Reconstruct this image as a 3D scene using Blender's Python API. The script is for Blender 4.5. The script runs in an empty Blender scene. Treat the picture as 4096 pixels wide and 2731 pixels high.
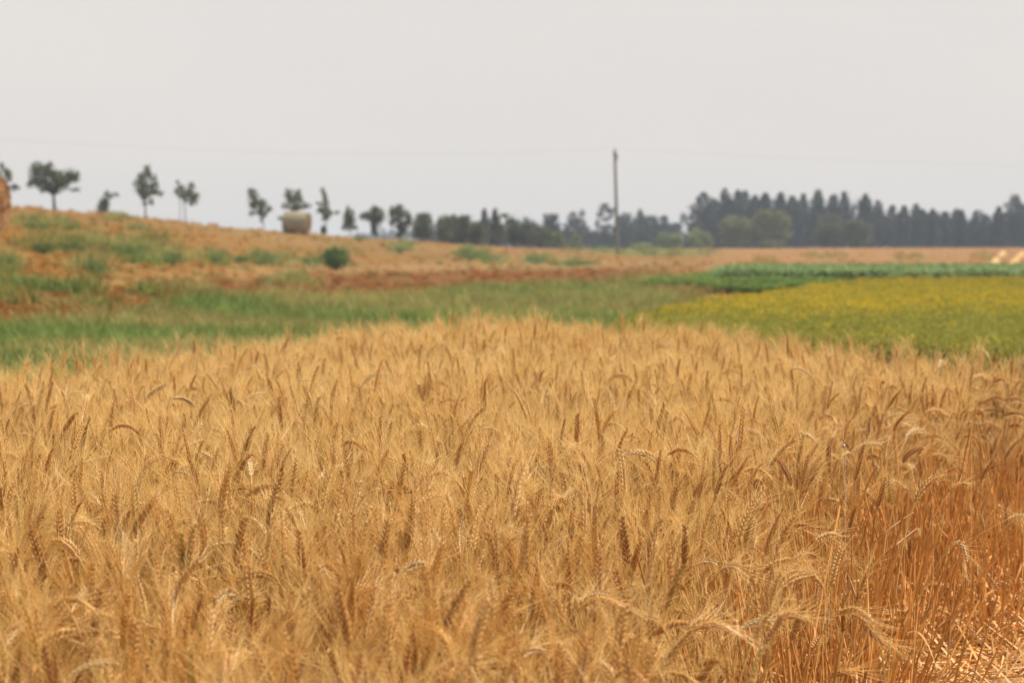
import bpy, math, random
import numpy as np
from mathutils import Vector, Matrix
sc = bpy.context.scene
COL = sc.collection
rng = np.random.default_rng(11)
random.seed(11)

# ------------------------------------------------------------------ camera
F = 7964.0            # focal length in pixels of the 4096 px wide photograph (70 mm on 36 mm)
HOR = 985.0
CAMZ = 1.36
PITCH = math.atan((1365.5 - HOR) / F)
cam_d = bpy.data.cameras.new('camera'); cam = bpy.data.objects.new('camera', cam_d); COL.objects.link(cam)
cam_d.lens = 70.0; cam_d.sensor_width = 36.0; cam_d.clip_start = 0.05; cam_d.clip_end = 6000
cam.location = (0, 0, CAMZ); cam.rotation_euler = (math.pi/2 - PITCH, 0, 0)
cam_d.dof.use_dof = True; cam_d.dof.focus_distance = 4.6; cam_d.dof.aperture_fstop = 5.6
sc.camera = cam

# ------------------------------------------------------------------ world, sun, exposure
SUN_EL, SUN_AZ = math.radians(56), math.radians(86)    # azimuth clockwise from +Y
w = bpy.data.worlds.new('World'); sc.world = w; w.use_nodes = True
nt = w.node_tree; nt.nodes.clear()
out = nt.nodes.new('ShaderNodeOutputWorld'); bg = nt.nodes.new('ShaderNodeBackground')
sky = nt.nodes.new('ShaderNodeTexSky'); sky.sky_type = 'NISHITA'; sky.sun_disc = False
sky.sun_elevation = SUN_EL; sky.sun_rotation = SUN_AZ; sky.air_density = 1.0; sky.dust_density = 3.0
mixw = nt.nodes.new('ShaderNodeMix'); mixw.data_type = 'RGBA'; mixw.inputs['Factor'].default_value = 0.97
mixw.inputs[7].default_value = (7.22, 6.88, 6.6, 1)      # smoke-white overcast veil
nt.links.new(sky.outputs[0], mixw.inputs[6]); tcw = nt.nodes.new('ShaderNodeTexCoord'); nzw = nt.nodes.new('ShaderNodeTexNoise'); nzw.inputs['Scale'].default_value = 2.2; nzw.inputs['Detail'].default_value = 4
mpw = nt.nodes.new('ShaderNodeMapping'); mpw.inputs['Scale'].default_value = (1, 1, 3.5); nt.links.new(tcw.outputs['Generated'], mpw.inputs[0]); nt.links.new(mpw.outputs[0], nzw.inputs['Vector'])
rpw = nt.nodes.new('ShaderNodeValToRGB'); rpw.color_ramp.elements[0].position = .3; rpw.color_ramp.elements[0].color = (.955, .96, .965, 1); rpw.color_ramp.elements[1].position = .7; rpw.color_ramp.elements[1].color = (1.035, 1.03, 1.02, 1)
nt.links.new(nzw.outputs['Fac'], rpw.inputs[0]); mulw = nt.nodes.new('ShaderNodeMix'); mulw.data_type = 'RGBA'; mulw.blend_type = 'MULTIPLY'; mulw.inputs['Factor'].default_value = 1.0
nt.links.new(mixw.outputs[2], mulw.inputs[6]); nt.links.new(rpw.outputs[0], mulw.inputs[7]); nt.links.new(mulw.outputs[2], bg.inputs['Color'])
bg.inputs['Strength'].default_value = 0.1
nt.links.new(bg.outputs[0], out.inputs[0])
sd = bpy.data.lights.new('sun', 'SUN'); sd.energy = 5.0; sd.angle = math.radians(1.5); sd.color = (1, 0.93, 0.82)
so = bpy.data.objects.new('sun', sd); COL.objects.link(so)
sdir = Vector((math.sin(SUN_AZ)*math.cos(SUN_EL), math.cos(SUN_AZ)*math.cos(SUN_EL), math.sin(SUN_EL)))
so.rotation_euler = sdir.to_track_quat('Z', 'Y').to_euler(); so.location = (20, 20, 40)
sc.view_settings.view_transform = 'Standard'; sc.view_settings.look = 'None'
sc.view_settings.exposure = 0.15; sc.view_settings.gamma = 1.0
sc.cycles.max_bounces = 8; sc.cycles.diffuse_bounces = 4; sc.cycles.glossy_bounces = 2
sc.cycles.transmission_bounces = 3; sc.cycles.volume_bounces = 0; sc.cycles.transparent_max_bounces = 4
sc.cycles.use_denoising = True; sc.cycles.denoiser = 'OPENIMAGEDENOISE'; sc.cycles.denoising_input_passes = 'RGB_ALBEDO_NORMAL'; sc.cycles.denoising_prefilter = 'ACCURATE'

def P(x, row, Y):
    """world point at distance Y (metres along +Y) seen at that place of the photograph"""
    xc = (x - 2048.0)/F; yc = (1365.5 - row)/F
    dy = yc*math.sin(PITCH) + math.cos(PITCH); dz = yc*math.cos(PITCH) - math.sin(PITCH)
    return np.array((xc*Y/dy, Y, CAMZ + dz*Y/dy))
def px(p):
    p = np.asarray(p, float); rel = p - np.array((0, 0, CAMZ))
    f = rel[..., 1]*math.cos(PITCH) - rel[..., 2]*math.sin(PITCH)
    u = rel[..., 1]*math.sin(PITCH) + rel[..., 2]*math.cos(PITCH)
    return 2048 + F*rel[..., 0]/f, 1365.5 - F*u/f

# ------------------------------------------------------------------ helpers
def srgb(r, g, b, k=1.0):
    f = lambda c: (c/255/12.92 if c/255 <= .04045 else ((c/255+.055)/1.055)**2.4)
    return np.array((f(r)*k, f(g)*k, f(b)*k))
def tag(o, label=None, cat=None, group=None, kind=None):
    if label: o['label'] = label
    if cat: o['category'] = cat
    if group: o['group'] = group
    if kind: o['kind'] = kind
    return o
def empty(name, loc, label, cat, group=None):
    o = bpy.data.objects.new(name, None); COL.objects.link(o); o.location = loc; o.empty_display_size = .2
    return tag(o, label, cat, group)

class MB:
    """collects verts and faces in numpy chunks, with a material index per face"""
    def __init__(s): s.v = []; s.f4 = []; s.m4 = []; s.n = 0
    def add(s, v, f, mi=0):
        v = np.asarray(v, float).reshape(-1, 3); f = np.asarray(f, int)
        if f.shape[1] == 3: f = np.hstack([f, -np.ones((len(f), 1), int)])
        s.v.append(v); s.f4.append(np.where(f >= 0, f + s.n, -1)); s.m4.append(np.full(len(f), mi)); s.n += len(v)
    def merge(s, o, mi=0):
        if not o.n: return
        v = np.vstack(o.v); f = np.vstack(o.f4)
        s.v.append(v); s.f4.append(np.where(f >= 0, f + s.n, -1)); s.m4.append(np.full(len(f), mi)); s.n += len(v)
    def mesh(s, name, mats, smooth=False):
        v = np.vstack(s.v); f = np.vstack(s.f4); mi = np.concatenate(s.m4)
        tri = f[:, 3] < 0
        lt = np.where(tri, 3, 4); ls = np.concatenate([[0], np.cumsum(lt)[:-1]])
        loops = f.reshape(-1); loops = loops[loops >= 0]
        me = bpy.data.meshes.new(name)
        me.vertices.add(len(v)); me.vertices.foreach_set('co', v.astype(np.float32).ravel())
        me.loops.add(len(loops)); me.loops.foreach_set('vertex_index', loops.astype(np.int32))
        me.polygons.add(len(f)); me.polygons.foreach_set('loop_start', ls.astype(np.int32))
        me.polygons.foreach_set('loop_total', lt.astype(np.int32))
        me.polygons.foreach_set('material_index', mi.astype(np.int32))
        me.polygons.foreach_set('use_smooth', np.full(len(f), smooth))
        for m in (mats if isinstance(mats, (list, tuple)) else [mats]): me.materials.append(m)
        me.update(calc_edges=True); me.validate()
        return me
    def build(s, name, mats, parent=None, smooth=False, link=True):
        o = bpy.data.objects.new(name, s.mesh(name, mats, smooth))
        if link: COL.objects.link(o)
        if parent is not None: o.parent = parent
        return o
def nrm(a):
    a = np.asarray(a, float); l = np.linalg.norm(a, axis=-1, keepdims=True); return a/np.maximum(l, 1e-9)
def tube(mb, pts, rad, n=4, mi=0, cap=False):
    pts = np.asarray(pts, float); k = len(pts); rad = np.broadcast_to(np.asarray(rad, float), (k,))
    t = nrm(np.gradient(pts, axis=0)); ref = np.array((.31, .95, .05)) if abs(t[0][2]) > .8 else np.array((0, 0, 1.))
    a = nrm(np.cross(t, ref)); b = np.cross(t, a)
    ang = np.arange(n)*2*math.pi/n
    v = pts[:, None] + rad[:, None, None]*(np.cos(ang)[None, :, None]*a[:, None] + np.sin(ang)[None, :, None]*b[:, None])
    i = np.arange(k-1)[:, None]*n; j = np.arange(n)[None]; j2 = (j+1) % n
    f = np.stack([i+j, i+j2, i+n+j2, i+n+j], -1).reshape(-1, 4)
    mb.add(v.reshape(-1, 3), f, mi)
    if cap:
        c = np.array([pts[0], pts[-1]]); o = mb.n
        vv = np.vstack([v[0], c[:1], v[-1], c[1:]]); jj = np.arange(n)
        f0 = np.stack([jj, (jj+1) % n, np.full(n, n)], -1); f1 = np.stack([n+1+(jj+1) % n, n+1+jj, np.full(n, 2*n+1)], -1)
        mb.add(vv, np.vstack([f0[:, ::-1], f1[:, ::-1]]), mi)
def ribbon(mb, pts, wid, side, mi=0):
    pts = np.asarray(pts, float); k = len(pts); wid = np.broadcast_to(np.asarray(wid, float), (k,))
    side = np.broadcast_to(np.asarray(side, float), (k, 3))
    v = np.stack([pts - side*wid[:, None]/2, pts + side*wid[:, None]/2], 1).reshape(-1, 3)
    i = np.arange(k-1)*2
    mb.add(v, np.stack([i, i+1, i+3, i+2], -1), mi)

# ------------------------------------------------------------------ materials
def new_mat(name):
    m = bpy.data.materials.new(name); m.use_nodes = True; n = m.node_tree; n.nodes.clear()
    o = n.nodes.new('ShaderNodeOutputMaterial'); return m, n, o
def ramp(n, fac, stops):
    r = n.nodes.new('ShaderNodeValToRGB'); cr = r.color_ramp
    while len(cr.elements) < len(stops): cr.elements.new(.5)
    for e, (p, c) in zip(cr.elements, stops): e.position = p; e.color = (*c, 1)
    n.links.new(fac, r.inputs[0]); return r.outputs[0]
def noise(n, scale, detail=3, coord='Object', rough=.6, loc=None):
    tc = n.nodes.new('ShaderNodeTexCoord'); t = n.nodes.new('ShaderNodeTexNoise')
    t.inputs['Scale'].default_value = scale; t.inputs['Detail'].default_value = detail; t.inputs['Roughness'].default_value = rough
    n.links.new(tc.outputs[coord], t.inputs['Vector']); return t.outputs['Fac']
def cmix(n, fac, a, b, mode='MIX'):
    m = n.nodes.new('ShaderNodeMix'); m.data_type = 'RGBA'; m.blend_type = mode
    for s, v in ((m.inputs['Factor'], fac), (m.inputs[6], a), (m.inputs[7], b)):
        if hasattr(v, 'is_linked') or isinstance(v, bpy.types.NodeSocket): n.links.new(v, s)
        else: s.default_value = v if isinstance(v, (int, float)) else (*v, 1)
    return m.outputs[2]
def leafy(name, color_fn, transl=.3, rough=.6, spec=.3):
    """diffuse + translucent plant material; color_fn(nodes) -> colour socket"""
    m, n, o = new_mat(name); c = color_fn(n)
    b = n.nodes.new('ShaderNodeBsdfPrincipled'); b.inputs['Roughness'].default_value = rough
    b.inputs['Specular IOR Level'].default_value = spec; n.links.new(c, b.inputs['Base Color'])
    if transl:
        t = n.nodes.new('ShaderNodeBsdfTranslucent'); n.links.new(c, t.inputs['Color'])
        x = n.nodes.new('ShaderNodeMixShader'); x.inputs[0].default_value = transl
        n.links.new(b.outputs[0], x.inputs[1]); n.links.new(t.outputs[0], x.inputs[2]); n.links.new(x.outputs[0], o.inputs[0])
    else: n.links.new(b.outputs[0], o.inputs[0])
    return m
def straw_color(stops, nscale=60, objrand=True):
    def fn(n):
        oi = n.nodes.new('ShaderNodeObjectInfo')
        base = ramp(n, oi.outputs['Random'], stops)
        nz = noise(n, nscale, 2)
        v = ramp(n, nz, [(.3, (.78, .74, .68)), (.7, (1.12, 1.1, 1.05))])
        return cmix(n, 1.0, base, v, 'MULTIPLY')
    return fn
def tint_color(lo=.75, hi=1.2, nscale=8):
    def fn(n):
        a = n.nodes.new('ShaderNodeAttribute'); a.attribute_type = 'INSTANCER'; a.attribute_name = 'tint'
        nz = noise(n, nscale, 2)
        v = ramp(n, nz, [(.3, (lo,)*3), (.7, (hi,)*3)])
        return cmix(n, 1.0, a.outputs['Color'], v, 'MULTIPLY')
    return fn
M = {}
M['ear'] = leafy('ripe_ear', straw_color([(0, (.46, .22, .058)), (.45, (.57, .305, .095)), (.8, (.68, .41, .15)), (1, (.74, .51, .24))], 90), .12, .5, .4)
M['ear_pale'] = leafy('pale_ear', straw_color([(0, (.66, .47, .24)), (1, (.74, .57, .34))], 90), .12, .5, .4)
M['ear_white'] = leafy('bleached_ear', straw_color([(0, (.76, .62, .42)), (1, (.82, .69, .50))], 90), .1, .5, .4)
M['ear_dark'] = leafy('brown_ear', straw_color([(0, (.36, .165, .045)), (1, (.45, .225, .07))], 90), .1, .5, .4)
M['ear_green'] = leafy('greenish_ear', straw_color([(0, (.50, .32, .09)), (1, (.56, .37, .11))], 90), .1, .5, .4)
M['awn'] = leafy('awn', straw_color([(0, (.81, .54, .175)), (1, (.93, .70, .315))], 20), .4, .4, .5)
M['stem'] = leafy('straw_stem', straw_color([(0, (.62, .35, .10)), (.6, (.72, .46, .16)), (1, (.58, .42, .14))], 14), .1, .4, .5)
M['leaf'] = leafy('dry_leaf', straw_color([(0, (.62, .33, .10)), (1, (.76, .50, .21))], 20), .3, .6, .3)
M['stub'] = leafy('orange_straw', tint_color(.7, 1.25, 30), .15, .5, .4)
M['tuft'] = leafy('grass_tuft', tint_color(.8, 1.2, 5), .42, .7, .2)

# ------------------------------------------------------------------ instancing for the stuff that nobody could count
def variant_collection(name, meshes):
    c = bpy.data.collections.new(name)
    for i, me in enumerate(meshes):
        o = bpy.data.objects.new('%s_%03d' % (name, i), me); c.objects.link(o)
    return c
def scatter(name, coll, pts, rot, scl, idx, tint=None, label=None):
    me = bpy.data.meshes.new(name); n = len(pts)
    me.vertices.add(n); me.vertices.foreach_set('co', np.asarray(pts, np.float32).ravel())
    a = me.attributes.new('rot', 'FLOAT_VECTOR', 'POINT'); a.data.foreach_set('vector', np.asarray(rot, np.float32).ravel())
    a = me.attributes.new('scl', 'FLOAT_VECTOR', 'POINT'); a.data.foreach_set('vector', np.asarray(scl, np.float32).ravel())
    a = me.attributes.new('vi', 'INT', 'POINT'); a.data.foreach_set('value', np.asarray(idx, np.int32))
    if tint is not None:
        a = me.attributes.new('tint', 'FLOAT_VECTOR', 'POINT'); a.data.foreach_set('vector', np.asarray(tint, np.float32).ravel())
    o = bpy.data.objects.new(name, me); COL.objects.link(o)
    g = bpy.data.node_groups.new(name + '_nodes', 'GeometryNodeTree')
    g.interface.new_socket('Geometry', in_out='INPUT', socket_type='NodeSocketGeometry')
    g.interface.new_socket('Geometry', in_out='OUTPUT', socket_type='NodeSocketGeometry')
    N = g.nodes; gi = N.new('NodeGroupInput'); go = N.new('NodeGroupOutput')
    ci = N.new('GeometryNodeCollectionInfo'); ci.inputs['Collection'].default_value = coll
    ci.inputs['Separate Children'].default_value = True; ci.inputs['Reset Children'].default_value = True
    iop = N.new('GeometryNodeInstanceOnPoints'); iop.inputs['Pick Instance'].default_value = True
    def attr(nm, t):
        x = N.new('GeometryNodeInputNamedAttribute'); x.data_type = t; x.inputs['Name'].default_value = nm; return x.outputs['Attribute']
    e2r = N.new('FunctionNodeEulerToRotation')
    L = g.links
    L.new(attr('rot', 'FLOAT_VECTOR'), e2r.inputs[0]); L.new(e2r.outputs[0], iop.inputs['Rotation'])
    L.new(attr('scl', 'FLOAT_VECTOR'), iop.inputs['Scale']); L.new(attr('vi', 'INT'), iop.inputs['Instance Index'])
    L.new(gi.outputs[0], iop.inputs['Points']); L.new(ci.outputs[0], iop.inputs['Instance']); L.new(iop.outputs[0], go.inputs[0])
    md = o.modifiers.new('scatter', 'NODES'); md.node_group = g
    return tag(o, label, None, None, 'stuff')

def vnoise(x, y, s, seed=0):
    """smooth value noise 0..1, numpy"""
    r = np.random.default_rng(seed).random((64, 64)); X = np.asarray(x)/s; Y = np.asarray(y)/s
    xi = np.floor(X).astype(int); yi = np.floor(Y).astype(int); fx = X-xi; fy = Y-yi
    fx = fx*fx*(3-2*fx); fy = fy*fy*(3-2*fy)
    g = lambda a, b: r[a % 64, b % 64]
    return (g(xi, yi)*(1-fx)+g(xi+1, yi)*fx)*(1-fy) + (g(xi, yi+1)*(1-fx)+g(xi+1, yi+1)*fx)*fy
def fbm(x, y, s, seed=0, oct=4):
    t = 0; a = .5; tot = 0
    for k in range(oct): t = t + a*vnoise(x, y, s/2**k, seed+k*7); tot += a; a *= .55
    return t/tot

# ------------------------------------------------------------------ terrain
TAB = {
 -1500: [(24, .1), (40, 1.6), (54, 2.6), (90, 4.6), (130, 5.6), (200, 5.2), (400, 2), (900, 1), (1500, 1)],
 0:    [(24, 0), (40, .85), (54, 1.66), (90, 2.55), (130, 3.99), (150, 4.34), (170, 4.5), (230, 4.0), (400, 1.5), (900, 1), (1500, 1)],
 215:  [(24, 0), (40, .7), (54, 1.4), (90, 2.4), (130, 3.72), (150, 4.1), (170, 4.25), (230, 3.8), (400, 1.4), (900, 1), (1500, 1)],
 560:  [(25, 0), (42, .45), (60, 1.0), (90, 2.0), (130, 3.2), (150, 3.57), (170, 3.7), (230, 3.2), (400, 1.2), (900, 1), (1500, 1)],
 820:  [(26, 0), (45, .25), (70, .85), (100, 1.75), (130, 2.62), (150, 2.95), (170, 3.1), (230, 2.6), (400, 1.1), (900, 1), (1500, 1)],
 1200: [(30, 0), (60, .05), (83, .33), (110, 1.1), (140, 2.25), (155, 2.42), (180, 2.5), (230, 2.1), (400, 1), (900, 1), (1500, 1)],
 1640: [(35, 0), (90, .15), (120, .62), (160, 1.6), (185, 1.88), (220, 1.9), (300, 1.4), (400, 1), (900, 1), (1500, 1)],
 2050: [(40, 0), (95, .1), (130, .5), (180, 1.05), (230, 1.22), (300, 1.0), (400, .9), (900, .9), (1500, 1)],
 2500: [(50, 0), (110, .05), (150, .3), (200, .66), (250, .92), (320, .85), (400, .8), (900, .9), (1500, 1)],
 3300: [(55, 0), (110, .02), (160, .4), (230, .85), (300, 1.06), (400, 1.0), (900, 1), (1500, 1)],
 4096: [(55, 0), (110, .02), (160, .4), (230, .85), (300, 1.1), (400, 1.0), (900, 1), (1500, 1)],
 6000: [(55, 0), (110, .02), (160, .4), (230, .85), (300, 1.1), (400, 1.0), (900, 1), (1500, 1)]}
GU = np.linspace(-.5, .5, 201); GL = np.linspace(math.log(8), math.log(1500), 200)
cols = []; keys = sorted(TAB)
for k in keys:
    a = np.array(TAB[k]); cols.append(np.interp(np.exp(GL), a[:, 0], a[:, 1]))
cols = np.array(cols); ku = (np.array(keys)-2048)/F
GZ = np.array([[np.interp(u, ku, cols[:, j]) for j in range(len(GL))] for u in GU])
for _ in range(6):
    p = np.pad(GZ, 1, mode='edge'); GZ = (p[:-2, 1:-1]+p[2:, 1:-1]+p[1:-1, :-2]+p[1:-1, 2:]+2*GZ)/6
def T(x, y):
    x = np.asarray(x, float); y = np.asarray(y, float); yy = np.maximum(y, 8.01)
    u = np.clip(x/yy, -.4999, .4999); a = (u+.5)*200; b = np.clip((np.log(yy)-GL[0])/(GL[1]-GL[0]), 0, 198.99)
    i = np.clip(a.astype(int), 0, 199); j = b.astype(int); fa = a-i; fb = b-j
    z = (GZ[i, j]*(1-fa)+GZ[i+1, j]*fa)*(1-fb)+(GZ[i, j+1]*(1-fa)+GZ[i+1, j+1]*fa)*fb
    bump = (fbm(x, y, 14, 3, 2)-.5)*.10*np.clip((y-18)/20, 0, 1)*np.clip((1500-y)/300, 0, 1)
    return z + bump - .13*(1-np.clip((y-2.2)/3.2, 0, 1))**1.5

K = .43      # screen colour -> albedo
C_TAN = srgb(188, 146, 80, K*1.02); C_ORANGE = srgb(182, 130, 66, K*1.02); C_BROWN = srgb(160, 106, 50, K); C_RED = srgb(174, 114, 62, K)
C_GREEN = srgb(114, 132, 72, K*1.1); C_BGREEN = srgb(128, 152, 78, K*1.1); C_DGREEN = srgb(78, 104, 52, K); C_OLIVE = srgb(158, 142, 88, K)
C_PALE = srgb(206, 166, 112, K); C_STRAW = srgb(206, 148, 76, .55)
BND_X = [-2000, 0, 350, 520, 780, 1080, 1600, 1900, 2260, 2600, 2800, 3300, 6000]
GREEN_TOP = [1400, 1345, 1306, 1270, 1218, 1190, 1192, 1165, 1140, 1122, 1120, 1120, 1120]   # green strip's far edge
BROWN_TOP = [1180, 1170, 1150, 1140, 1128, 1112, 1092, 1085, 1078, 1074, 1080, 1100, 1100]
def sstep(a, b, x): t = np.clip((x-a)/(b-a), 0, 1); return t*t*(3-2*t)
# weed patches on the slope: world ellipses, from places in the photograph
PATCH = [(170, 900, 120, 22), (240, 910, 60, 14), (180, 985, 110, 30), (330, 985, 120, 32), (520, 1010, 130, 45), (640, 1020, 110, 40), (360, 1065, 60, 50),
         (850, 1035, 70, 26), (1040, 1035, 70, 24), (1110, 1035, 70, 24), (20, 1070, 60, 40), (100, 1155, 110, 13), (300, 1170, 100, 13), (60, 1212, 120, 12), (330, 1232, 130, 11),
         (1890, 1015, 70, 22), (1980, 1040, 60, 18), (2150, 1040, 70, 18), (2290, 1055, 90, 14), (1600, 990, 60, 18), (470, 875, 50, 10), (560, 915, 50, 10), (630, 950, 60, 14),
         (1250, 1050, 50, 18), (700, 1175, 160, 16), (1160, 1130, 120, 14), (2650, 1010, 200, 12), (2460, 1004, 200, 8), (3300, 1025, 90, 12), (3650, 1030, 80, 12), (3950, 1030, 60, 16), (3060, 1050, 50, 14), (2800, 1010, 100, 12)]
def green_amount(x, y, r, c):
    """0..1 how green the ground is; (r, c) = photo row and column of the ground point"""
    strip = sstep(14, -14, np.interp(c, BND_X, GREEN_TOP) - r + (fbm(x, y, 3.5, 21)-.5)*55)*sstep(2900, 2700, c + (fbm(x, y, 4, 22)-.5)*300)
    g = strip*.95
    wob = (fbm(x, y, 2.2, 31)-.5)*1.5
    for (px_, pr_, rx, ry) in PATCH:
        d = ((c-px_)/rx)**2 + ((r-pr_)/ry)**2
        g = np.maximum(g, sstep(1.7, .5, d + wob)*.9)
    return g
def ground_colors(x, y):
    z = T(x, y); c, r = px(np.stack([x, y, z], -1))
    r = np.where(y < 1, 3000, r); c = np.where(y < 1, 2048, c)
    n1 = fbm(x, y, 6, 41)[..., None]; n2 = fbm(x, y, 1.6, 43)[..., None]; n3 = fbm(x, y*1.0, 14, 47)[..., None]
    hill = C_TAN*(1-n1) + C_ORANGE*n1
    hill = hill*(1-sstep(.5, .75, n3)*.5) + C_PALE*sstep(.5, .75, n3)*.5
    br = C_BROWN*(1-n2)+C_RED*n2
    bt = np.interp(c, BND_X, BROWN_TOP); gt = np.interp(c, BND_X, GREEN_TOP); wob = (fbm(x, y, 5, 51)-.5)*50
    wb = (sstep(-12, 12, r-bt+wob)*sstep(3000, 2600, c))[..., None]
    base = hill*(1-wb) + br*wb
    # pale straw strip above the brown band
    ps = (np.exp(-((r-(bt-22)+wob*.5)/13)**2)*sstep(3000, 2500, c)*.7)[..., None]
    base = base*(1-ps) + C_PALE*ps
    g = green_amount(x, y, r, c)[..., None]
    gc = C_GREEN*(1-n2) + C_BGREEN*n2
    gc = gc*(1-sstep(.45, .7, n1)*.65) + C_OLIVE*sstep(.45, .7, n1)*.65
    stk = fbm(x, y*2.2, 7, 57)[..., None]; sk = sstep(.44, .60, stk); gc = gc*(1-sk*.45) + srgb(180, 166, 102, K*1.2)*sk*.45
    dk = sstep(.55, .72, fbm(x, y*1.6, 4, 58))[..., None]; gc = gc*(1-dk*.4) + C_DGREEN*dk*.4
    mot = (sstep(.52, .66, fbm(x, y*1.5, 2.4, 59))*.6*sstep(300, 60, y))[..., None]; base = base*(1-mot) + srgb(126, 128, 66, K)*mot
    base = base*(1-g) + gc*g
    # right-hand far field: duller tan, with two pale straw windrows
    fr = (sstep(2650, 3000, c)*sstep(1140, 1110, r))[..., None]
    tanr = srgb(204, 156, 102, K*1.1)*(1-n1) + srgb(188, 140, 84, K*1.1)*n1
    base = base*(1-fr*(1-g*.6)) + tanr*fr*(1-g*.6)
    # bare tan path in front of the tall green crop
    pth = (np.exp(-((r-1172)/17)**2)*sstep(2550, 2700, c)*sstep(3500, 3300, c))[..., None]
    base = base*(1-pth) + srgb(176, 142, 92, K)*pth
    # under the wheat and in the stubble: straw litter
    near = sstep(15.5, 14, y)[..., None]*np.ones(3)
    base = base*(1-near) + (srgb(150, 104, 62, .55)*(.75+.5*n2))*near
    return base, g[..., 0], r, c
us = np.concatenate([np.linspace(-4, -.5, 15)[:-1], np.linspace(-.5, -.31, 12)[:-1], np.linspace(-.31, .31, 330), np.linspace(.31, .5, 12)[1:], np.linspace(.5, 4, 15)[1:]])
ys = np.concatenate([np.geomspace(.6, 16, 60)[:-1], np.geomspace(16, 330, 420)[:-1], np.geomspace(330, 1500, 30)])
UU, YY = np.meshgrid(us, ys, indexing='ij'); XX = UU*YY
XX = np.hstack([(us*60)[:, None], XX]); YY = np.hstack([np.full((len(us), 1), -60.), YY])
ZZ = T(XX, YY)
gv = np.stack([XX, YY, ZZ], -1); nu, ny = XX.shape
ii, jj = np.meshgrid(np.arange(nu-1), np.arange(ny-1), indexing='ij'); q = ii*ny+jj
gm = MB(); gm.add(gv.reshape(-1, 3), np.stack([q, q+ny, q+ny+1, q+1], -1).reshape(-1, 4))
def ground_mat():
    m, n, o = new_mat('field_ground')
    a = n.nodes.new('ShaderNodeAttribute'); a.attribute_name = 'soil'
    v = ramp(n, noise(n, 1.3, 6, rough=.7), [(.3, (.86, .85, .82)), (.68, (1.12, 1.12, 1.1))])
    c = cmix(n, 1.0, a.outputs['Color'], v, 'MULTIPLY')
    v2 = ramp(n, noise(n, 14, 4, rough=.7), [(.3, (.8, .8, .78)), (.7, (1.18, 1.18, 1.18))])
    c = cmix(n, 1.0, c, v2, 'MULTIPLY')
    b = n.nodes.new('ShaderNodeBsdfPrincipled'); b.inputs['Roughness'].default_value = .95; b.inputs['Specular IOR Level'].default_value = .1
    n.links.new(c, b.inputs['Base Color'])
    bp = n.nodes.new('ShaderNodeBump'); bp.inputs['Distance'].default_value = .05; bp.inputs['Strength'].default_value = .2
    n.links.new(noise(n, 9, 5), bp.inputs['Height']); n.links.new(bp.outputs[0], b.inputs['Normal'])
    n.links.new(b.outputs[0], o.inputs[0]); return m
ground = gm.build('ground', ground_mat(), smooth=True)
ca = ground.data.color_attributes.new('soil', 'FLOAT_COLOR', 'POINT')
gc_, _, _, _ = ground_colors(XX, YY)
ca.data.foreach_set('color', np.concatenate([gc_, np.ones(gc_.shape[:-1]+(1,))], -1).astype(np.float32).ravel())
tag(ground, 'gently rising field ground with tan stubble, brown soil and green strips', None, None, 'structure')

# two pale windrows of straw in the far field (low heaped rows, each a thing)
strawmat = leafy('windrow_straw', straw_color([(0, tuple(srgb(226, 184, 128, .62))), (1, tuple(srgb(232, 192, 138, .66)))], 5), 0, .9, .1)
for (xa, xb, lab) in ((3952, 4000, 'pale straw windrow in the far field, the left one of two'), (4030, 4078, 'pale straw windrow in the far field, the right one of two')):
    mb = MB(); n = 50; sp = []
    for t in np.linspace(0, 1, n):
        row = 1078 - t*66
        for Y in np.arange(80, 320, .5):
            p = P(xa + (xb-xa)*t + 12*t, row, Y)
            if p[2] < float(T(p[0], Y)): break
        sp.append((P(xa + (xb-xa)*t + 12*t, row, Y)[0], Y))
    sp = np.array(sp); d = np.gradient(sp, axis=0); nx_ = np.stack([d[:, 1], -d[:, 0]], -1); nx_ /= np.linalg.norm(nx_, axis=1, keepdims=True)
    W = np.linspace(-1, 1, 7); v = []
    for i in range(n):
        for wv in W:
            p = sp[i] + nx_[i]*wv*(.30+.06*random.random())
            v.append((p[0], p[1], float(T(p[0], p[1])) + (-.03 if abs(wv) == 1 else .22*(1-wv*wv)*(.8+.4*random.random()))))
    i, j = np.meshgrid(np.arange(n-1), np.arange(6), indexing='ij'); q = i*7+j
    mb.add(v, np.stack([q, q+1, q+8, q+7], -1).reshape(-1, 4))
    tag(mb.build('windrow', strawmat), lab, 'windrow', 'straw windrows in the far field')

# ------------------------------------------------------------------ scattered low vegetation (stuff)
def tuft_mesh(name, nb, h, spread, wid, mats, seed, curl=.4):
    r = np.random.default_rng(seed); mb = MB()
    for _ in range(nb):
        a = r.random()*6.283; d = np.array((math.cos(a), math.sin(a), 0)); b = d*spread*r.random()*.5; b2 = r.random()*6.283
        hh = h*(.5+.6*r.random()); out_ = curl*(.3+r.random())*hh; t = np.linspace(0, 1, 4)[:, None]
        d2 = np.array((math.cos(b2), math.sin(b2), 0))
        pts = b + np.array((0, 0, 1))*hh*t*(1-.2*t) + (d*.6+d2*.4)*out_*t**1.8
        s = nrm(np.cross(d2, (0, 0, 1))); ribbon(mb, pts, wid*np.array((1, .9, .6, .08)), s)
    return mb.mesh(name, mats)
tufts = variant_collection('tuft', [tuft_mesh('tuft', 26, .30, .22, .016, M['tuft'], i) for i in range(6)] + [tuft_mesh('tuft', 34, .16, .34, .022, M['tuft'], 20+i, .9) for i in range(4)])
def ground_samples(n, y0, y1, seed):
    """even over the picture rather than over the land"""
    r = np.random.default_rng(seed); u = r.uniform(-.30, .30, n); k = r.random(n)
    Y = 1/((1/y0)*(1-k) + (1/y1)*k); return u*Y, Y, r
xs, yy_, r_ = ground_samples(30000, 15, 290, 5)
cc, gg, rr, ccx = ground_colors(xs, yy_)
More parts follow.
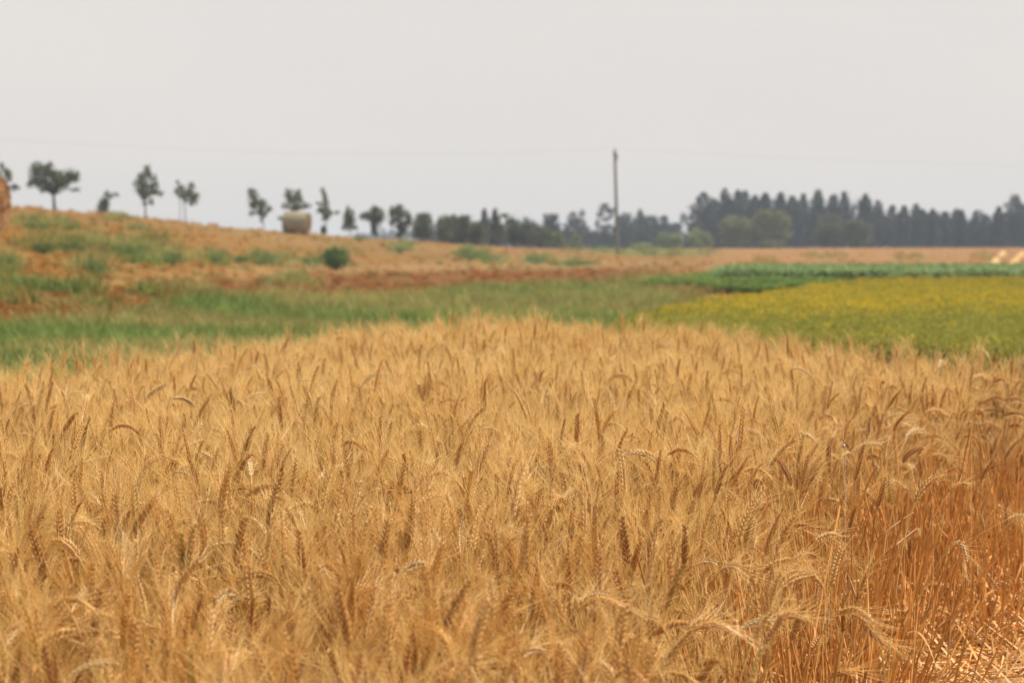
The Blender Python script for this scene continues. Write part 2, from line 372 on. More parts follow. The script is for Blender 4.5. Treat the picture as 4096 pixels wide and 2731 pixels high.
top_of_crop = (ccx > 2600) & (yy_ < 74)
isg = gg > .35
keep = ~(top_of_crop & (ccx > 2950)) & (r_.random(len(xs)) < np.where(isg, 1.0, .40))
xs, yy_, cc, gg, isg = xs[keep], yy_[keep], cc[keep], gg[keep], isg[keep]
n = len(xs); sz = np.where(isg, r_.uniform(.7, 1.5, n), r_.uniform(.4, .85, n))*np.clip(.75+yy_/140, .7, 1.6)
hv = r_.uniform(.75, 1.25, (n, 1))
tint = cc*hv*np.where(isg, 2.2, 2.0)[:, None]
tanmix = sstep(.44, .58, fbm(xs, yy_*2.2, 7, 57))[:, None]*(isg & (yy_ < 75))[:, None]; tint = tint*(1-.5*tanmix) + .5*tanmix*srgb(186, 172, 108, K*1.7)
tint[~isg] = tint[~isg]*1.08
for nm, sel, lab in (('green_grass', isg, 'green grass and weeds in a strip and patches behind the wheat'), ('dry_grass', ~isg, 'short dry tan grass over the rising field')):
    m_ = sel.sum(); p = np.stack([xs[sel], yy_[sel], T(xs[sel], yy_[sel])-.01], -1)
    s_ = sz[sel][:, None]*np.ones(3); s_[:, :2] *= 1.5
    scatter(nm, tufts, p, np.stack([r_.normal(0, .15, m_), r_.normal(0, .15, m_), r_.uniform(0, 6.28, m_)], -1), s_, r_.integers(0, 10, m_), tint[sel], lab)

# tall blue-green crop and the yellow flowering crop
def crop_mesh(seed, h, nb, wid, flowers=0):
    r = np.random.default_rng(seed); mb = MB()
    for k in range(nb):
        a = r.random()*6.283; d = np.array((math.cos(a), math.sin(a), 0)); b = d*.16*r.random(); hh = h*(.75+.35*r.random())
        tube(mb, [b, b+np.array((0, 0, hh*.9))], .006, 3)
        for q in range(5):
            a2 = r.random()*6.283; e = np.array((math.cos(a2), math.sin(a2), 0)); t = np.linspace(0, 1, 5)[:, None]; L_ = .32*(.6+.6*r.random()); z0 = hh*(.15+.7*r.random())
            pts = b + np.array((0, 0, z0)) + e*L_*t + np.array((0, 0, 1))*L_*(1.1*t - 1.1*t*t)
            ribbon(mb, pts, wid*np.array((.5, 1, .9, .6, .1)), nrm(np.cross(e, (0, 0, 1))))
    return mb
tall = variant_collection('tallcrop', [crop_mesh(50+i, .80, 4, .045).mesh('tallcrop', M['tuft']) for i in range(5)])
n = 9000; r_ = np.random.default_rng(77); Y = r_.uniform(59, 74, n); u = r_.uniform(.088, .34, n)
X = u*Y; c0 = 2048+F*u
edge = np.interp(c0, [2700, 2830, 3000, 3300, 3600, 6000], [72, 66, 61, 60.0, 60.0, 60])
k = Y > edge + (fbm(X, Y, 2, 88)-.5)*3; X, Y, c0 = X[k], Y[k], c0[k]; n = len(X)
nf = 2600; Yf = r_.uniform(54, 61.5, nf); uf = r_.uniform(.07, .165, nf); Xf = uf*Yf; cf = 2048+F*uf
kf = (Yf > np.interp(cf, [2600, 2800, 3000, 3300, 3400], [59, 58, 56.5, 57.5, 60])) ; Xf, Yf, cf = Xf[kf], Yf[kf], cf[kf]; nb_ = len(Xf)
X, Y, c0 = np.concatenate([X, Xf]), np.concatenate([Y, Yf]), np.concatenate([c0, cf]); n = len(X); fr_ = np.arange(n) >= n-nb_
hs = np.interp(c0, [2700, 2830, 2900, 2990, 3150, 6000], [.3, .5, .86, .92, .9, .94])*r_.uniform(.85, 1.12, n)
hs = np.where(fr_, r_.uniform(.18, .5, n)*np.clip((Y-53)/5, .5, 1.3), hs)
b1 = fbm(X, Y, 3, 91)[:, None]; tnt = (srgb(122, 148, 90, K*2.2)*(1-b1) + srgb(156, 174, 122, K*2.3)*b1)*r_.uniform(.8, 1.2, (n, 1))
lf = ((c0 < 2860) | fr_)[:, None]; tnt = np.where(lf, srgb(122, 146, 72, K*2.2)*r_.uniform(.8, 1.2, (n, 1)), tnt)
scatter('tall_green_crop', tall, np.stack([X, Y, T(X, Y)], -1), np.stack([r_.normal(0, .06, n), r_.normal(0, .06, n), r_.uniform(0, 6.28, n)], -1),
        np.stack([np.full(n, 1.2), np.full(n, 1.2), hs], -1), r_.integers(0, 5, n), tnt, 'band of tall blue-green leafy crop behind the yellow field')
def bloom_mesh(seed):
    r = np.random.default_rng(seed); mb = MB()
    for k in range(11):
        b = np.array((*r.uniform(-.16, .16, 2), 0)); hh = .45*(.72+.4*r.random()); lean = np.array((*r.normal(0, .03, 2), 0))
        tube(mb, [b, b+np.array((0, 0, hh))+lean], .003, 3, 0)
        for q in range(6):
            a2 = r.random()*6.283; e = np.array((math.cos(a2), math.sin(a2), .5)); p0 = b+lean*.5+np.array((0, 0, hh*(.1+.8*r.random())))
            ribbon(mb, [p0, p0+e*.05, p0+e*.09], [.012, .018, .002], nrm(np.cross(e, (0, 0, 1))), 0)
        for q in range(4):
            c = b+lean+np.array((0, 0, hh))+r.normal(0, .022, 3); s = .009+.006*r.random(); ax = nrm(r.normal(0, 1, 3)); bx = nrm(np.cross(ax, (0, .3, 1)))
            mb.add([c+ax*s, c+bx*s, c-ax*s, c-bx*s], [[0, 1, 2, 3]], 1); cx = np.cross(ax, bx)
            mb.add([c+ax*s, c+cx*s, c-ax*s, c-cx*s], [[0, 1, 2, 3]], 1)
    return mb
M['bloom'] = leafy('yellow_bloom', lambda n: cmix(n, .5, (.60, .46, .04), (.66, .52, .06)), .3, .6, .2)
M['bloom_bud'] = leafy('green_bud', lambda n: cmix(n, .5, (.34, .34, .07), (.40, .38, .08)), .3, .6, .2)
blooms = variant_collection('bloom', [bloom_mesh(60+i).mesh('bloom', [M['tuft'], M['bloom']]) for i in range(5)] + [bloom_mesh(70+i).mesh('bud', [M['tuft'], M['bloom_bud']]) for i in range(3)])
n = 26000; r_ = np.random.default_rng(78); kk = r_.random(n); Y = 1/((1/14.5)*(1-kk)+(1/53.5)*kk)
xl = np.interp(Y, [14, 20, 24, 27, 36, 44, 49, 53], [3.1, 2.2, 2.0, 2.35, 4.6, 6.9, 8.1, 9.7]); u = r_.uniform(.06, .32, n); X = u*Y
front = np.interp(X, [0, 2, 4, 6], [24, 19, 16, 15]); k = (X > xl + (fbm(X, Y, 1.2, 95)-.5)*2.0 + r_.exponential(.35, n) - .4) & (Y > front); X, Y = X[k], Y[k]; n = len(X)
b1 = fbm(X, Y, 2.5, 97)[:, None]; tnt = (srgb(122, 140, 58, K*1.7)*(1-b1)+srgb(156, 152, 62, K*1.8)*b1)*r_.uniform(.8, 1.2, (n, 1))
flow = sstep(21, 28, Y + (fbm(X, Y, 3, 98)-.5)*8)*.62 + .05
vi = np.where(r_.random(n) < flow, r_.integers(0, 5, n), r_.integers(5, 8, n))
scatter('yellow_flowering_crop', blooms, np.stack([X, Y, T(X, Y)], -1), np.stack([r_.normal(0, .05, n), r_.normal(0, .05, n), r_.uniform(0, 6.28, n)], -1),
        np.stack([np.full(n, 1.25), np.full(n, 1.25), r_.uniform(.88, 1.1, n)], -1), vi, tnt, 'low yellow flowering crop on green stems behind the wheat')

# ------------------------------------------------------------------ trees
def crown_mb(blobs, nleaf, size, r, jitter=.9):
    """leaf-size faces through the volume of blobs [(centre, radii)]"""
    mb = MB(); vol = np.array([b[1][0]*b[1][1]*b[1][2] for b in blobs])**(.72); cnt = np.maximum((vol/vol.sum()*nleaf).astype(int), 12)
    for (c, rad), m in zip(blobs, cnt):
        # sub clumps make an uneven edge
        ns = max(7, m//20); d = nrm(r.normal(0, 1, (ns, 3))); sub = np.asarray(c) + d*np.asarray(rad)*(r.random((ns, 1))**.45)*1.05
        who = r.integers(0, ns, m); sr = np.asarray(rad)*.24
        p = sub[who] + nrm(r.normal(0, 1, (m, 3)))*(r.random((m, 1))**.5)*sr
        a = nrm(r.normal(0, 1, (m, 3))); b = nrm(np.cross(a, r.normal(0, 1, (m, 3)))); s = size*r.uniform(.6, 1.3, (m, 1))
        st_ = r.random(m) < .16; p[st_] = np.asarray(c) + nrm(r.normal(0, 1, (st_.sum(), 3)))*np.asarray(rad)*r.uniform(.95, 1.35, (st_.sum(), 1)); s[st_] *= .8
        v = np.stack([p+a*s, p+b*s*.55, p-a*s, p-b*s*.55], 1).reshape(-1, 3)
        mb.add(v, np.arange(m*4).reshape(-1, 4))
    return mb
def crown_mat(name, lo, hi):
    def fn(n):
        oi = n.nodes.new('ShaderNodeObjectInfo')
        c = ramp(n, noise(n, .9, 3, rough=.6), [(.35, lo), (.65, hi)])
        v = ramp(n, oi.outputs['Random'], [(0, (.85, .85, .85)), (1, (1.15, 1.15, 1.15))])
        return cmix(n, 1.0, c, v, 'MULTIPLY')
    return leafy(name, fn, .35, .6, .25)
M['hilltree'] = crown_mat('field_tree_leaves', (.09, .12, .055), (.17, .21, .09))
M['midtree'] = crown_mat('bush_tree_leaves', (.075, .088, .044), (.13, .145, .064))
M['pine'] = crown_mat('conifer_needles', (.020, .038, .042), (.040, .066, .068))
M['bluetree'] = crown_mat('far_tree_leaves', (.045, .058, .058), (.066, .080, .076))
M['dullgreen'] = crown_mat('dull_tree_leaves', (.10, .125, .07), (.16, .18, .09))
M['olive'] = crown_mat('olive_tree_leaves', (.17, .20, .08), (.27, .29, .11))
M['brightshrub'] = crown_mat('shrub_leaves', (.22, .28, .10), (.32, .38, .14))
M['weedclump'] = crown_mat('weed_clump_leaves', (.10, .175, .055), (.16, .24, .08))
M['weedbush'] = crown_mat('weed_leaves', (.11, .19, .055), (.19, .29, .09))
def bark(n): return ramp(n, noise(n, 6, 4), [(.3, (.07, .055, .042)), (.7, (.14, .115, .09))])
M['bark'] = leafy('bark', bark, 0, .9, .1)
GT = 'young trees along the top of the slope'
def at_px(x, row, Y): return P(x, row, Y)
def photo_tree(name, Y, org, blobs, base, fork, trunk_r, mat, nleaf, leaf, label, cat='tree', group=GT, extra=(), seed=1):
    """blobs/base/fork given in 2.851x-enlarged photo pixels from org; a real tree with depth at distance Y"""
    r = np.random.default_rng(seed); cv = lambda x, y: (org[0]+x/2.851, org[1]+y/2.851)
    bp = at_px(*cv(*base), Y); gz = float(T(bp[0], Y)); bl = []; s = Y/F/2.851
    for (x, y, rx, ry) in blobs:
        c = at_px(*cv(x, y), Y); d = (rx+ry)/2*s
        c = c + np.array((0, r.uniform(-1, 1)*.5*d*1.6, 0)); bl.append((c, (rx*s, d, ry*s)))
    root = empty(name, (bp[0], Y, gz), label, cat, group); inv = np.array(root.location)
    bl2 = [(c-inv, rd) for c, rd in bl]
    crown_mb(bl2, int(nleaf*1.15), leaf*1.0, r).build('crown', mat, root)
    tr = MB(); fp = at_px(*cv(*fork), Y)-inv
    k = 6; t = np.linspace(0, 1, k)[:, None]; pts = np.array((0, 0, -.15))*(1-t) + fp*t + np.array((.04, .03, 0))*np.sin(t*5)
    tube(tr, pts, np.linspace(trunk_r, trunk_r*.6, k), 7)
    for (c, rd) in bl2:
        t = np.linspace(0, 1, 4)[:, None]; st = pts[-2] if c[2] > pts[-2][2] else pts[-3]
        q_ = st*(1-t)+c*t + np.array((0, 0, .12*np.linalg.norm(c-st)))*np.sin(t*3.14); tube(tr, q_, np.linspace(trunk_r*.45, trunk_r*.1, 4), 5)
    for (a, b, rr_) in extra:
        pa = at_px(*cv(*a), Y)-inv; pb = at_px(*cv(*b), Y)-inv; pa[2] = min(pa[2], 0); tube(tr, [pa, (pa+pb)/2+.03, pb], rr_, 5)
    tr.build('trunk', M['bark'], root, smooth=True); return root
Z1, Z2, Z3, Z4, Z5 = (0, 600), (820, 700), (1640, 700), (2460, 550), (3276, 700)
ht = M['hilltree']
photo_tree('field_tree', 150, Z1, [(25, 180, 25, 40), (90, 290, 48, 60), (170, 430, 55, 32), (60, 240, 35, 35), (-60, 300, 70, 80), (-120, 400, 80, 60)], (-10, 700), (0, 420), .09, ht, 2200, .10, 'tree half hidden behind the cut-off round bale at the left edge', seed=1)
photo_tree('field_tree', 165, Z1, [(440, 225, 90, 75), (560, 230, 65, 85), (400, 320, 70, 75), (500, 370, 75, 80), (640, 330, 110, 90), (780, 300, 90, 75), (870, 310, 55, 65), (345, 400, 35, 40), (860, 450, 55, 28), (620, 430, 85, 60), (500, 450, 50, 40), (710, 370, 100, 70)], (610, 680), (615, 470), .16, ht, 7000, .10, 'broadest dark tree of the slope with a forked spreading crown', seed=2)
photo_tree('field_shrub', 165, Z1, [(1240, 520, 50, 45), (1190, 590, 60, 60), (1150, 665, 60, 50), (1320, 515, 30, 30), (1200, 665, 50, 50)], (1170, 715), (1200, 600), .05, ht, 1800, .09, 'low leaning shrub between the two tallest slope trees', 'shrub', seed=3)
photo_tree('field_tree', 165, Z1, [(1670, 235, 45, 60), (1620, 300, 50, 50), (1690, 300, 40, 60), (1590, 380, 60, 50), (1650, 400, 60, 50), (1760, 400, 50, 50), (1590, 460, 50, 50), (1650, 500, 60, 60), (1740, 460, 60, 60), (1820, 490, 50, 40), (1765, 310, 22, 40), (1720, 590, 35, 40), (1650, 620, 28, 28)], (1650, 765), (1655, 520), .08, ht, 4200, .09, 'tall narrow tree with a pointed top, right of the leaning shrub', seed=4)
photo_tree('field_tree', 165, Z1, [(2030, 370, 28, 24), (2060, 440, 60, 38), (2020, 490, 50, 28), (2130, 500, 80, 45), (2190, 420, 38, 50), (2200, 570, 60, 60), (2235, 530, 40, 50), (2100, 530, 55, 35)], (2105, 775), (2110, 560), .05, ht, 2300, .09, 'small round-crowned tree on a thin bare trunk with a stake', extra=[((2050, 770), (2050, 560), .03)], seed=5)
photo_tree('field_tree', 165, Z2, [(520, 200, 40, 50), (570, 240, 50, 60), (560, 300, 60, 60), (620, 330, 60, 60), (540, 350, 45, 45), (680, 330, 42, 42), (725, 390, 42, 38), (650, 420, 60, 50), (540, 430, 38, 40), (690, 460, 30, 36), (650, 515, 26, 26)], (665, 610), (655, 440), .05, ht, 2800, .09, 'ragged tree leaning left, just left of the wrapped round bale', seed=6)
photo_tree('field_tree', 175, Z2, [(960, 180, 45, 38), (1050, 210, 50, 45), (980, 280, 60, 60), (1060, 290, 60, 60), (920, 350, 50, 38), (1130, 350, 50, 38), (1190, 350, 35, 18), (1030, 370, 80, 40), (860, 490, 32, 30), (930, 230, 35, 28)], (1020, 640), (1020, 400), .06, ht, 2800, .09, 'tree standing behind the wrapped round bale, its crown above it', seed=7)
photo_tree('field_tree', 170, Z2, [(1340, 180, 32, 35), (1360, 250, 26, 50), (1300, 330, 35, 24), (1370, 340, 42, 60), (1330, 410, 58, 40), (1400, 440, 48, 48), (1370, 490, 42, 35), (1500, 430, 42, 18)], (1380, 665), (1375, 480), .05, ht, 2300, .09, 'slender upright tree just right of the wrapped round bale', seed=8)
photo_tree('field_shrub', 170, Z2, [(1350, 630, 32, 42), (1345, 600, 18, 22)], (1350, 668), (1350, 630), .03, ht, 600, .08, 'small dark shrub at the foot of the slender tree by the bale', 'shrub', seed=9)
photo_tree('field_tree', 180, Z2, [(1630, 380, 22, 42), (1650, 450, 55, 55), (1620, 520, 50, 60), (1680, 530, 42, 60), (1600, 600, 45, 35), (1700, 600, 45, 30)], (1650, 680), (1650, 560), .05, ht, 2300, .09, 'small cone-shaped tree, second right of the wrapped round bale', seed=10)
photo_tree('field_tree', 190, Z2, [(1830, 470, 58, 48), (1930, 400, 50, 48), (1990, 430, 55, 48), (1920, 480, 80, 60), (2010, 490, 50, 45), (1940, 560, 60, 60), (1940, 640, 42, 50)], (1950, 710), (1940, 560), .07, M['midtree'], 3200, .11, 'round tree, third right of the wrapped bale, trunk bare', seed=11)
photo_tree('field_tree', 195, Z2, [(2140, 390, 42, 42), (2220, 380, 42, 48), (2180, 450, 70, 60), (2270, 450, 60, 60), (2320, 520, 55, 75), (2180, 540, 70, 60), (2240, 600, 70, 60), (2220, 680, 50, 40)], (2230, 740), (2220, 560), .07, M['midtree'], 3800, .11, 'bushy tree with spiky top left of the dark thicket', seed=12)
GM = 'bushy trees joining into a thicket at the end of the slope'
mids = [([(130, 475, 60, 38), (200, 470, 40, 38), (150, 540, 90, 60), (140, 620, 105, 70), (140, 690, 100, 40)], (140, 740), 'midtree', 230, 'flat-topped bush tree standing alone left of the thicket'),
 ([(390, 560, 75, 85), (400, 660, 80, 90), (370, 740, 50, 40)], (395, 770), 'midtree', 225, 'dark rounded tree forming the left end of the thicket'),
 ([(490, 515, 60, 55), (520, 600, 80, 90), (500, 700, 90, 70)], (500, 780), 'midtree', 235, 'second dark tree of the thicket, its top level'),
 ([(620, 510, 65, 50), (610, 600, 90, 90), (620, 710, 90, 70)], (620, 790), 'midtree', 230, 'third dark tree of the thicket with a square shoulder'),
 ([(760, 600, 80, 65), (780, 690, 100, 90), (760, 750, 80, 40)], (770, 795), 'midtree', 225, 'lower olive tree in the thicket left of the two pointed tops'),
 ([(850, 470, 28, 70), (850, 560, 45, 60), (850, 650, 60, 60)], (850, 790), 'bluetree', 300, 'narrow pointed bluish tree behind the thicket'),
 ([(965, 435, 28, 55), (980, 520, 55, 60), (990, 610, 75, 70), (980, 710, 90, 70)], (980, 800), 'midtree', 235, 'pointed dark tree rising highest from the thicket'),
 ([(1090, 465, 55, 22), (1150, 540, 60, 45), (1180, 610, 60, 70), (1180, 700, 80, 70)], (1180, 805), 'midtree', 240, 'dark tree with a thin arching branch right of the highest thicket top'),
 ([(1330, 610, 75, 60), (1330, 690, 100, 80), (1290, 750, 60, 40)], (1320, 810), 'midtree', 240, 'low dull tree in the right half of the thicket'),
 ([(1450, 640, 75, 55), (1520, 690, 85, 80), (1480, 750, 90, 50)], (1490, 815), 'midtree', 245, 'sloping olive-brown tree near the right end of the thicket'),
 ([(1560, 480, 45, 38), (1650, 480, 45, 42), (1600, 560, 85, 60), (1610, 640, 100, 60), (1600, 720, 80, 50)], (1610, 815), 'bluetree', 330, 'pale grey-green tree with a double top behind the thicket'),
 ([(1670, 700, 75, 55), (1700, 770, 80, 45)], (1690, 815), 'olive', 260, 'low olive bush at the right end of the thicket'),
 ([(1860, 465, 48, 42), (1960, 445, 30, 60), (1900, 540, 95, 75), (1930, 640, 110, 80), (1880, 730, 120, 80)], (1900, 820), 'bluetree', 400, 'hazy blue-grey tree with a step-shaped top left of the pole'),
 ([(1900, 740, 55, 55), (1880, 790, 60, 30)], (1900, 820), 'olive', 300, 'small olive bush in front of the hazy trees left of the pole'),
 ([(2215, 380, 55, 55), (2290, 430, 55, 50), (2180, 440, 45, 55), (2240, 490, 60, 35), (2135, 570, 25, 70), (2260, 610, 90, 45), (2160, 680, 110, 50), (2200, 760, 120, 50)], (2200, 825), 'bluetree', 400, 'hazy tree just left of the utility pole, sky showing through a gap')]
for i, (bl, base, mt, Y, lab) in enumerate(mids):
    photo_tree('bush_tree', Y, Z3, bl, base, (base[0], base[1]-150), .09, M[mt], 3600 if mt != 'olive' else 1500, .15 if Y < 280 else .2, lab, 'tree', GM, seed=30+i)
GB = 'hazy trees in a row right of the utility pole'
for i, (bl, base, lab) in enumerate([
 ([(60, 950, 60, 50), (130, 900, 70, 38), (120, 1000, 110, 80), (100, 1100, 110, 90), (90, 1190, 110, 60)], (100, 1275), 'hazy flat-topped tree immediately right of the utility pole'),
 ([(285, 870, 36, 48), (290, 970, 80, 80), (290, 1080, 100, 90), (290, 1180, 100, 70)], (290, 1275), 'hazy tree with a knob-shaped top right of the pole'),
 ([(430, 935, 75, 42), (400, 1020, 100, 70), (410, 1120, 110, 80), (410, 1200, 100, 50)], (410, 1275), 'hazy level-topped tree, third right of the pole'),
 ([(560, 945, 45, 48), (560, 1040, 90, 70), (560, 1140, 100, 90)], (560, 1275), 'hazy tree with a small rounded top, fourth right of the pole'),
 ([(690, 1020, 75, 40), (660, 1100, 100, 70), (700, 1190, 110, 60)], (680, 1275), 'lowest hazy tree, where the row dips before the conifers')]):
    photo_tree('far_tree', 430, Z4, bl, base, (base[0], base[1]-160), .14, M['bluetree'], 4200, .24, lab, 'tree', GB, seed=60+i)
GS = 'light green shrubs along the far field edge'
for i, (bl, base, mt, lab) in enumerate([
 ([(550, 1140, 70, 50), (500, 1190, 60, 40), (600, 1200, 90, 45)], (560, 1265), 'brightshrub', 'bright green shrub midway between the pole and the conifers'),
 ([(700, 1140, 80, 40), (690, 1210, 90, 45)], (700, 1268), 'brightshrub', 'wide light green shrub left of the tallest light shrub'),
 ([(930, 1090, 65, 55), (880, 1150, 60, 60), (930, 1210, 90, 50)], (920, 1268), 'brightshrub', 'tallest light green shrub below the first conifer'),
 ([(1040, 1150, 55, 60), (1060, 1210, 60, 45)], (1045, 1268), 'olive', 'olive shrub with a yellow tinge below the first conifer'),
 ([(160, 1200, 36, 40), (170, 1235, 45, 25)], (165, 1270), 'midtree', 'small dark shrub at the foot of the hazy trees by the pole'),
 ([(320, 1235, 90, 28), (230, 1245, 60, 22)], (300, 1272), 'brightshrub', 'lowest green shrub right of the small dark one')]):
    photo_tree('field_edge_shrub', 330, Z4, bl, base, (base[0], base[1]-60), .05, M[mt], 2000, .18, lab, 'shrub', GS, seed=70+i)
for i, (bl, base, org, lab) in enumerate([
 ([(1370, 940, 120, 45), (1300, 1010, 110, 70), (1450, 1010, 100, 80), (1300, 1120, 90, 100), (1440, 1130, 110, 100), (1380, 1210, 130, 50)], (1380, 1270), Z4, 'round olive tree in front of the conifers, the left one of the four'),
 ([(1720, 870, 90, 50), (1850, 890, 90, 50), (1650, 960, 90, 80), (1780, 980, 120, 90), (1930, 980, 90, 80), (1700, 1090, 120, 90), (1880, 1100, 120, 90), (1780, 1210, 160, 50)], (1780, 1270), Z4, 'largest olive-green tree in front of the conifers'),
 ([(60, 530, 80, 60), (170, 520, 90, 60), (100, 620, 130, 80), (60, 720, 120, 80), (190, 720, 90, 80)], (110, 830), Z5, 'dull green tree right of the largest olive tree'),
 ([(400, 570, 90, 55), (500, 620, 80, 65), (350, 660, 90, 80), (470, 710, 110, 80), (400, 770, 130, 45)], (430, 830), Z5, 'right one of the four round olive trees, beside the dark conifers')]):
    photo_tree('olive_tree', 340, org, bl, base, (base[0], base[1]-160), .15, M['olive'] if i < 2 else M['dullgreen'], 6500, .22, lab, 'tree', 'round olive trees in front of the conifers', seed=80+i)

def conifer(x, row, wpx, Y, lab, seed, sparse=1.0):
    r = np.random.default_rng(seed); wpx = wpx*r.uniform(.9, 1.75); expo = r.uniform(2.4, 5.5); x += r.uniform(-10, 10); top = P(x, row, Y); gz = float(T(top[0], Y)); H = top[2]-gz; s = Y/F; wd = wpx*s
    root = empty('conifer', (top[0], Y, gz), lab, 'conifer', 'dark conifers in a long row behind the far field')
    mb = MB(); nw = 15; n = int(2900*sparse)
    for k in range(nw):
        f = (k+.5)/nw; zc = H*(.10+.88*f); rad = wd*.66*(1-f**expo)**.7*(.7+.5*r.random()) + .15
        m = int(n/nw*(.4+1.2*(1-f))); na = max(5, int(9*(1-f*.5))); off = r.random()*6.28
        br = r.integers(0, na, m); ang = off + br*6.283/na + r.normal(0, .16, m); rr = rad*(r.random(m)**.55)*(.75+.45*r.random(na))[br]
        p = np.stack([np.cos(ang)*rr, np.sin(ang)*rr, zc - rr*.22 + r.normal(0, H/nw*.32, m)], -1)
        a = nrm(np.stack([np.cos(ang), np.sin(ang), r.normal(-.2, .5, m)], -1) + r.normal(0, .4, (m, 3))); b = nrm(np.cross(a, r.normal(0, 1, (m, 3)))); sz_ = .3*r.uniform(.6, 1.3, (m, 1))
        mb.add(np.stack([p+a*sz_, p+b*sz_*.5, p-a*sz_, p-b*sz_*.5], 1).reshape(-1, 3), np.arange(m*4).reshape(-1, 4))
    mb.build('crown', M['pine'], root)
    tr = MB(); tube(tr, [(0, 0, -.2), (.03, 0, H*.5), (0, .03, H*.97)], [.2, .13, .02], 7); tr.build('trunk', M['bark'], root, smooth=True)
cz = lambda L, o: [(o[0]+x/2.851, o[1]+y/2.851, wz/2.851) for x, y, wz in L]
CON = cz([(1040, 610, 150), (1130, 690, 120), (1235, 572, 130), (1320, 680, 110), (1400, 592, 130), (1465, 600, 120), (1570, 655, 120), (1690, 625, 140), (1740, 640, 120), (1880, 618, 130), (2030, 655, 130), (2165, 635, 100), (2320, 598, 130)], Z4) + \
      cz([(170, 215, 110), (315, 180, 150), (500, 208, 120), (680, 283, 90), (825, 335, 90), (955, 345, 80), (1090, 328, 100), (1160, 385, 80), (1275, 383, 120), (1425, 412, 120), (1560, 380, 100), (1620, 392, 80), (1790, 393, 150), (1885, 455, 110), (2070, 358, 100), (2240, 215, 160), (2380, 330, 130), (2520, 260, 150), (2660, 330, 140), (2800, 300, 140)], Z5)
ordw = ['first', 'second', 'third', 'fourth', 'fifth', 'sixth', 'seventh', 'eighth', 'ninth', 'tenth', 'eleventh', 'twelfth']
special = {0: 'conifer at the left end of the row, standing above the light shrubs', 2: 'tallest sharp-topped conifer, third from the left end of the row', 16: 'lone narrow conifer right of the first gap in the row',
           28: 'tallest conifer near the right edge of the field', 13: 'conifer top above the dull green tree right of the largest olive tree'}
inframe = [i for i, c in enumerate(CON) if c[0] < 4110]; hid = []
for i, (x, row, wd) in enumerate(CON):
    kr = len(inframe)-1-i
    if i in special: lab = special[i]
    elif i < 12: lab = '%s dark conifer counted from the left end of the row' % ordw[i]
    elif 0 <= kr < 12: lab = '%s dark conifer counted from the right edge of the view' % ordw[kr]
    elif i < len(inframe): lab = 'dark conifer in the middle of the row, %s of the middle ones' % ordw[i-12]
    else: lab = '%s dark conifer beyond the right edge of the view' % ordw[i-len(inframe)]
    conifer(x, row, wd, 380 + (i % 3)*9, lab, 200+i, .75 if 15 < i < 27 else 1.0)
# sparse broadleaf tree left of the conifers
photo_tree('sparse_tree', 390, Z4, [(870, 800, 50, 28), (920, 850, 50, 40), (870, 900, 60, 50), (770, 890, 30, 35), (790, 950, 50, 50), (880, 990, 70, 60), (900, 1070, 80, 50)], (880, 1270), (880, 1020), .12, M['bluetree'], 1500, .22, 'thin see-through tree at the left side of the first conifer', 'tree', None, seed=90)
# under-storey that closes the conifer belt and the far woods: beyond counting
mb = MB(); r = np.random.default_rng(300)
bl = []
for x in np.arange(1700, 4500, 20):
    row = np.interp(x, [1700, 1750, 2080, 2180, 2420, 2620, 2750, 2830, 2880, 3450, 3510, 4030, 4080, 4500], [950, 905, 905, 928, 938, 935, 955, 915, 822, 825, 893, 898, 845, 845]) + 30*r.random()**2 - 34*float(vnoise(x, 0, 55, 9)) ; c = P(x, row, 392+r.uniform(-4, 8)); gz = float(T(c[0], c[1])); h = c[2]-gz+.6
    bl.append((np.array((c[0], c[1], gz+h*.45)), (1.6, 1.4, h*.5))); bl.append((np.array((c[0]+.6, c[1]-3, gz+.3)), (1.5, 1, .9)))
crown_mb(bl, 80000, .30, r).build('undergrowth', M['pine'])
tag(bpy.data.objects['undergrowth'], 'dark undergrowth filling the foot of the conifer row', None, None, 'stuff')
mb = []; r = np.random.default_rng(301)
for x in np.arange(1380, 3000, 12):
    row = np.interp(x, [1380, 1480, 1700, 2400, 2800], [950, 928, 925, 935, 940]) + r.uniform(-6, 6); c = P(x, row, 900+r.uniform(-20, 30)); gz = 1.0; h = c[2]-gz
    mb.append((np.array((c[0], c[1], gz+h*.5)), (2.6, 2.4, h*.55)))
crown_mb(mb, 24000, .7, r).build('far_woods', M['bluetree']); tag(bpy.data.objects['far_woods'], 'distant hazy woods low on the horizon', None, None, 'stuff')

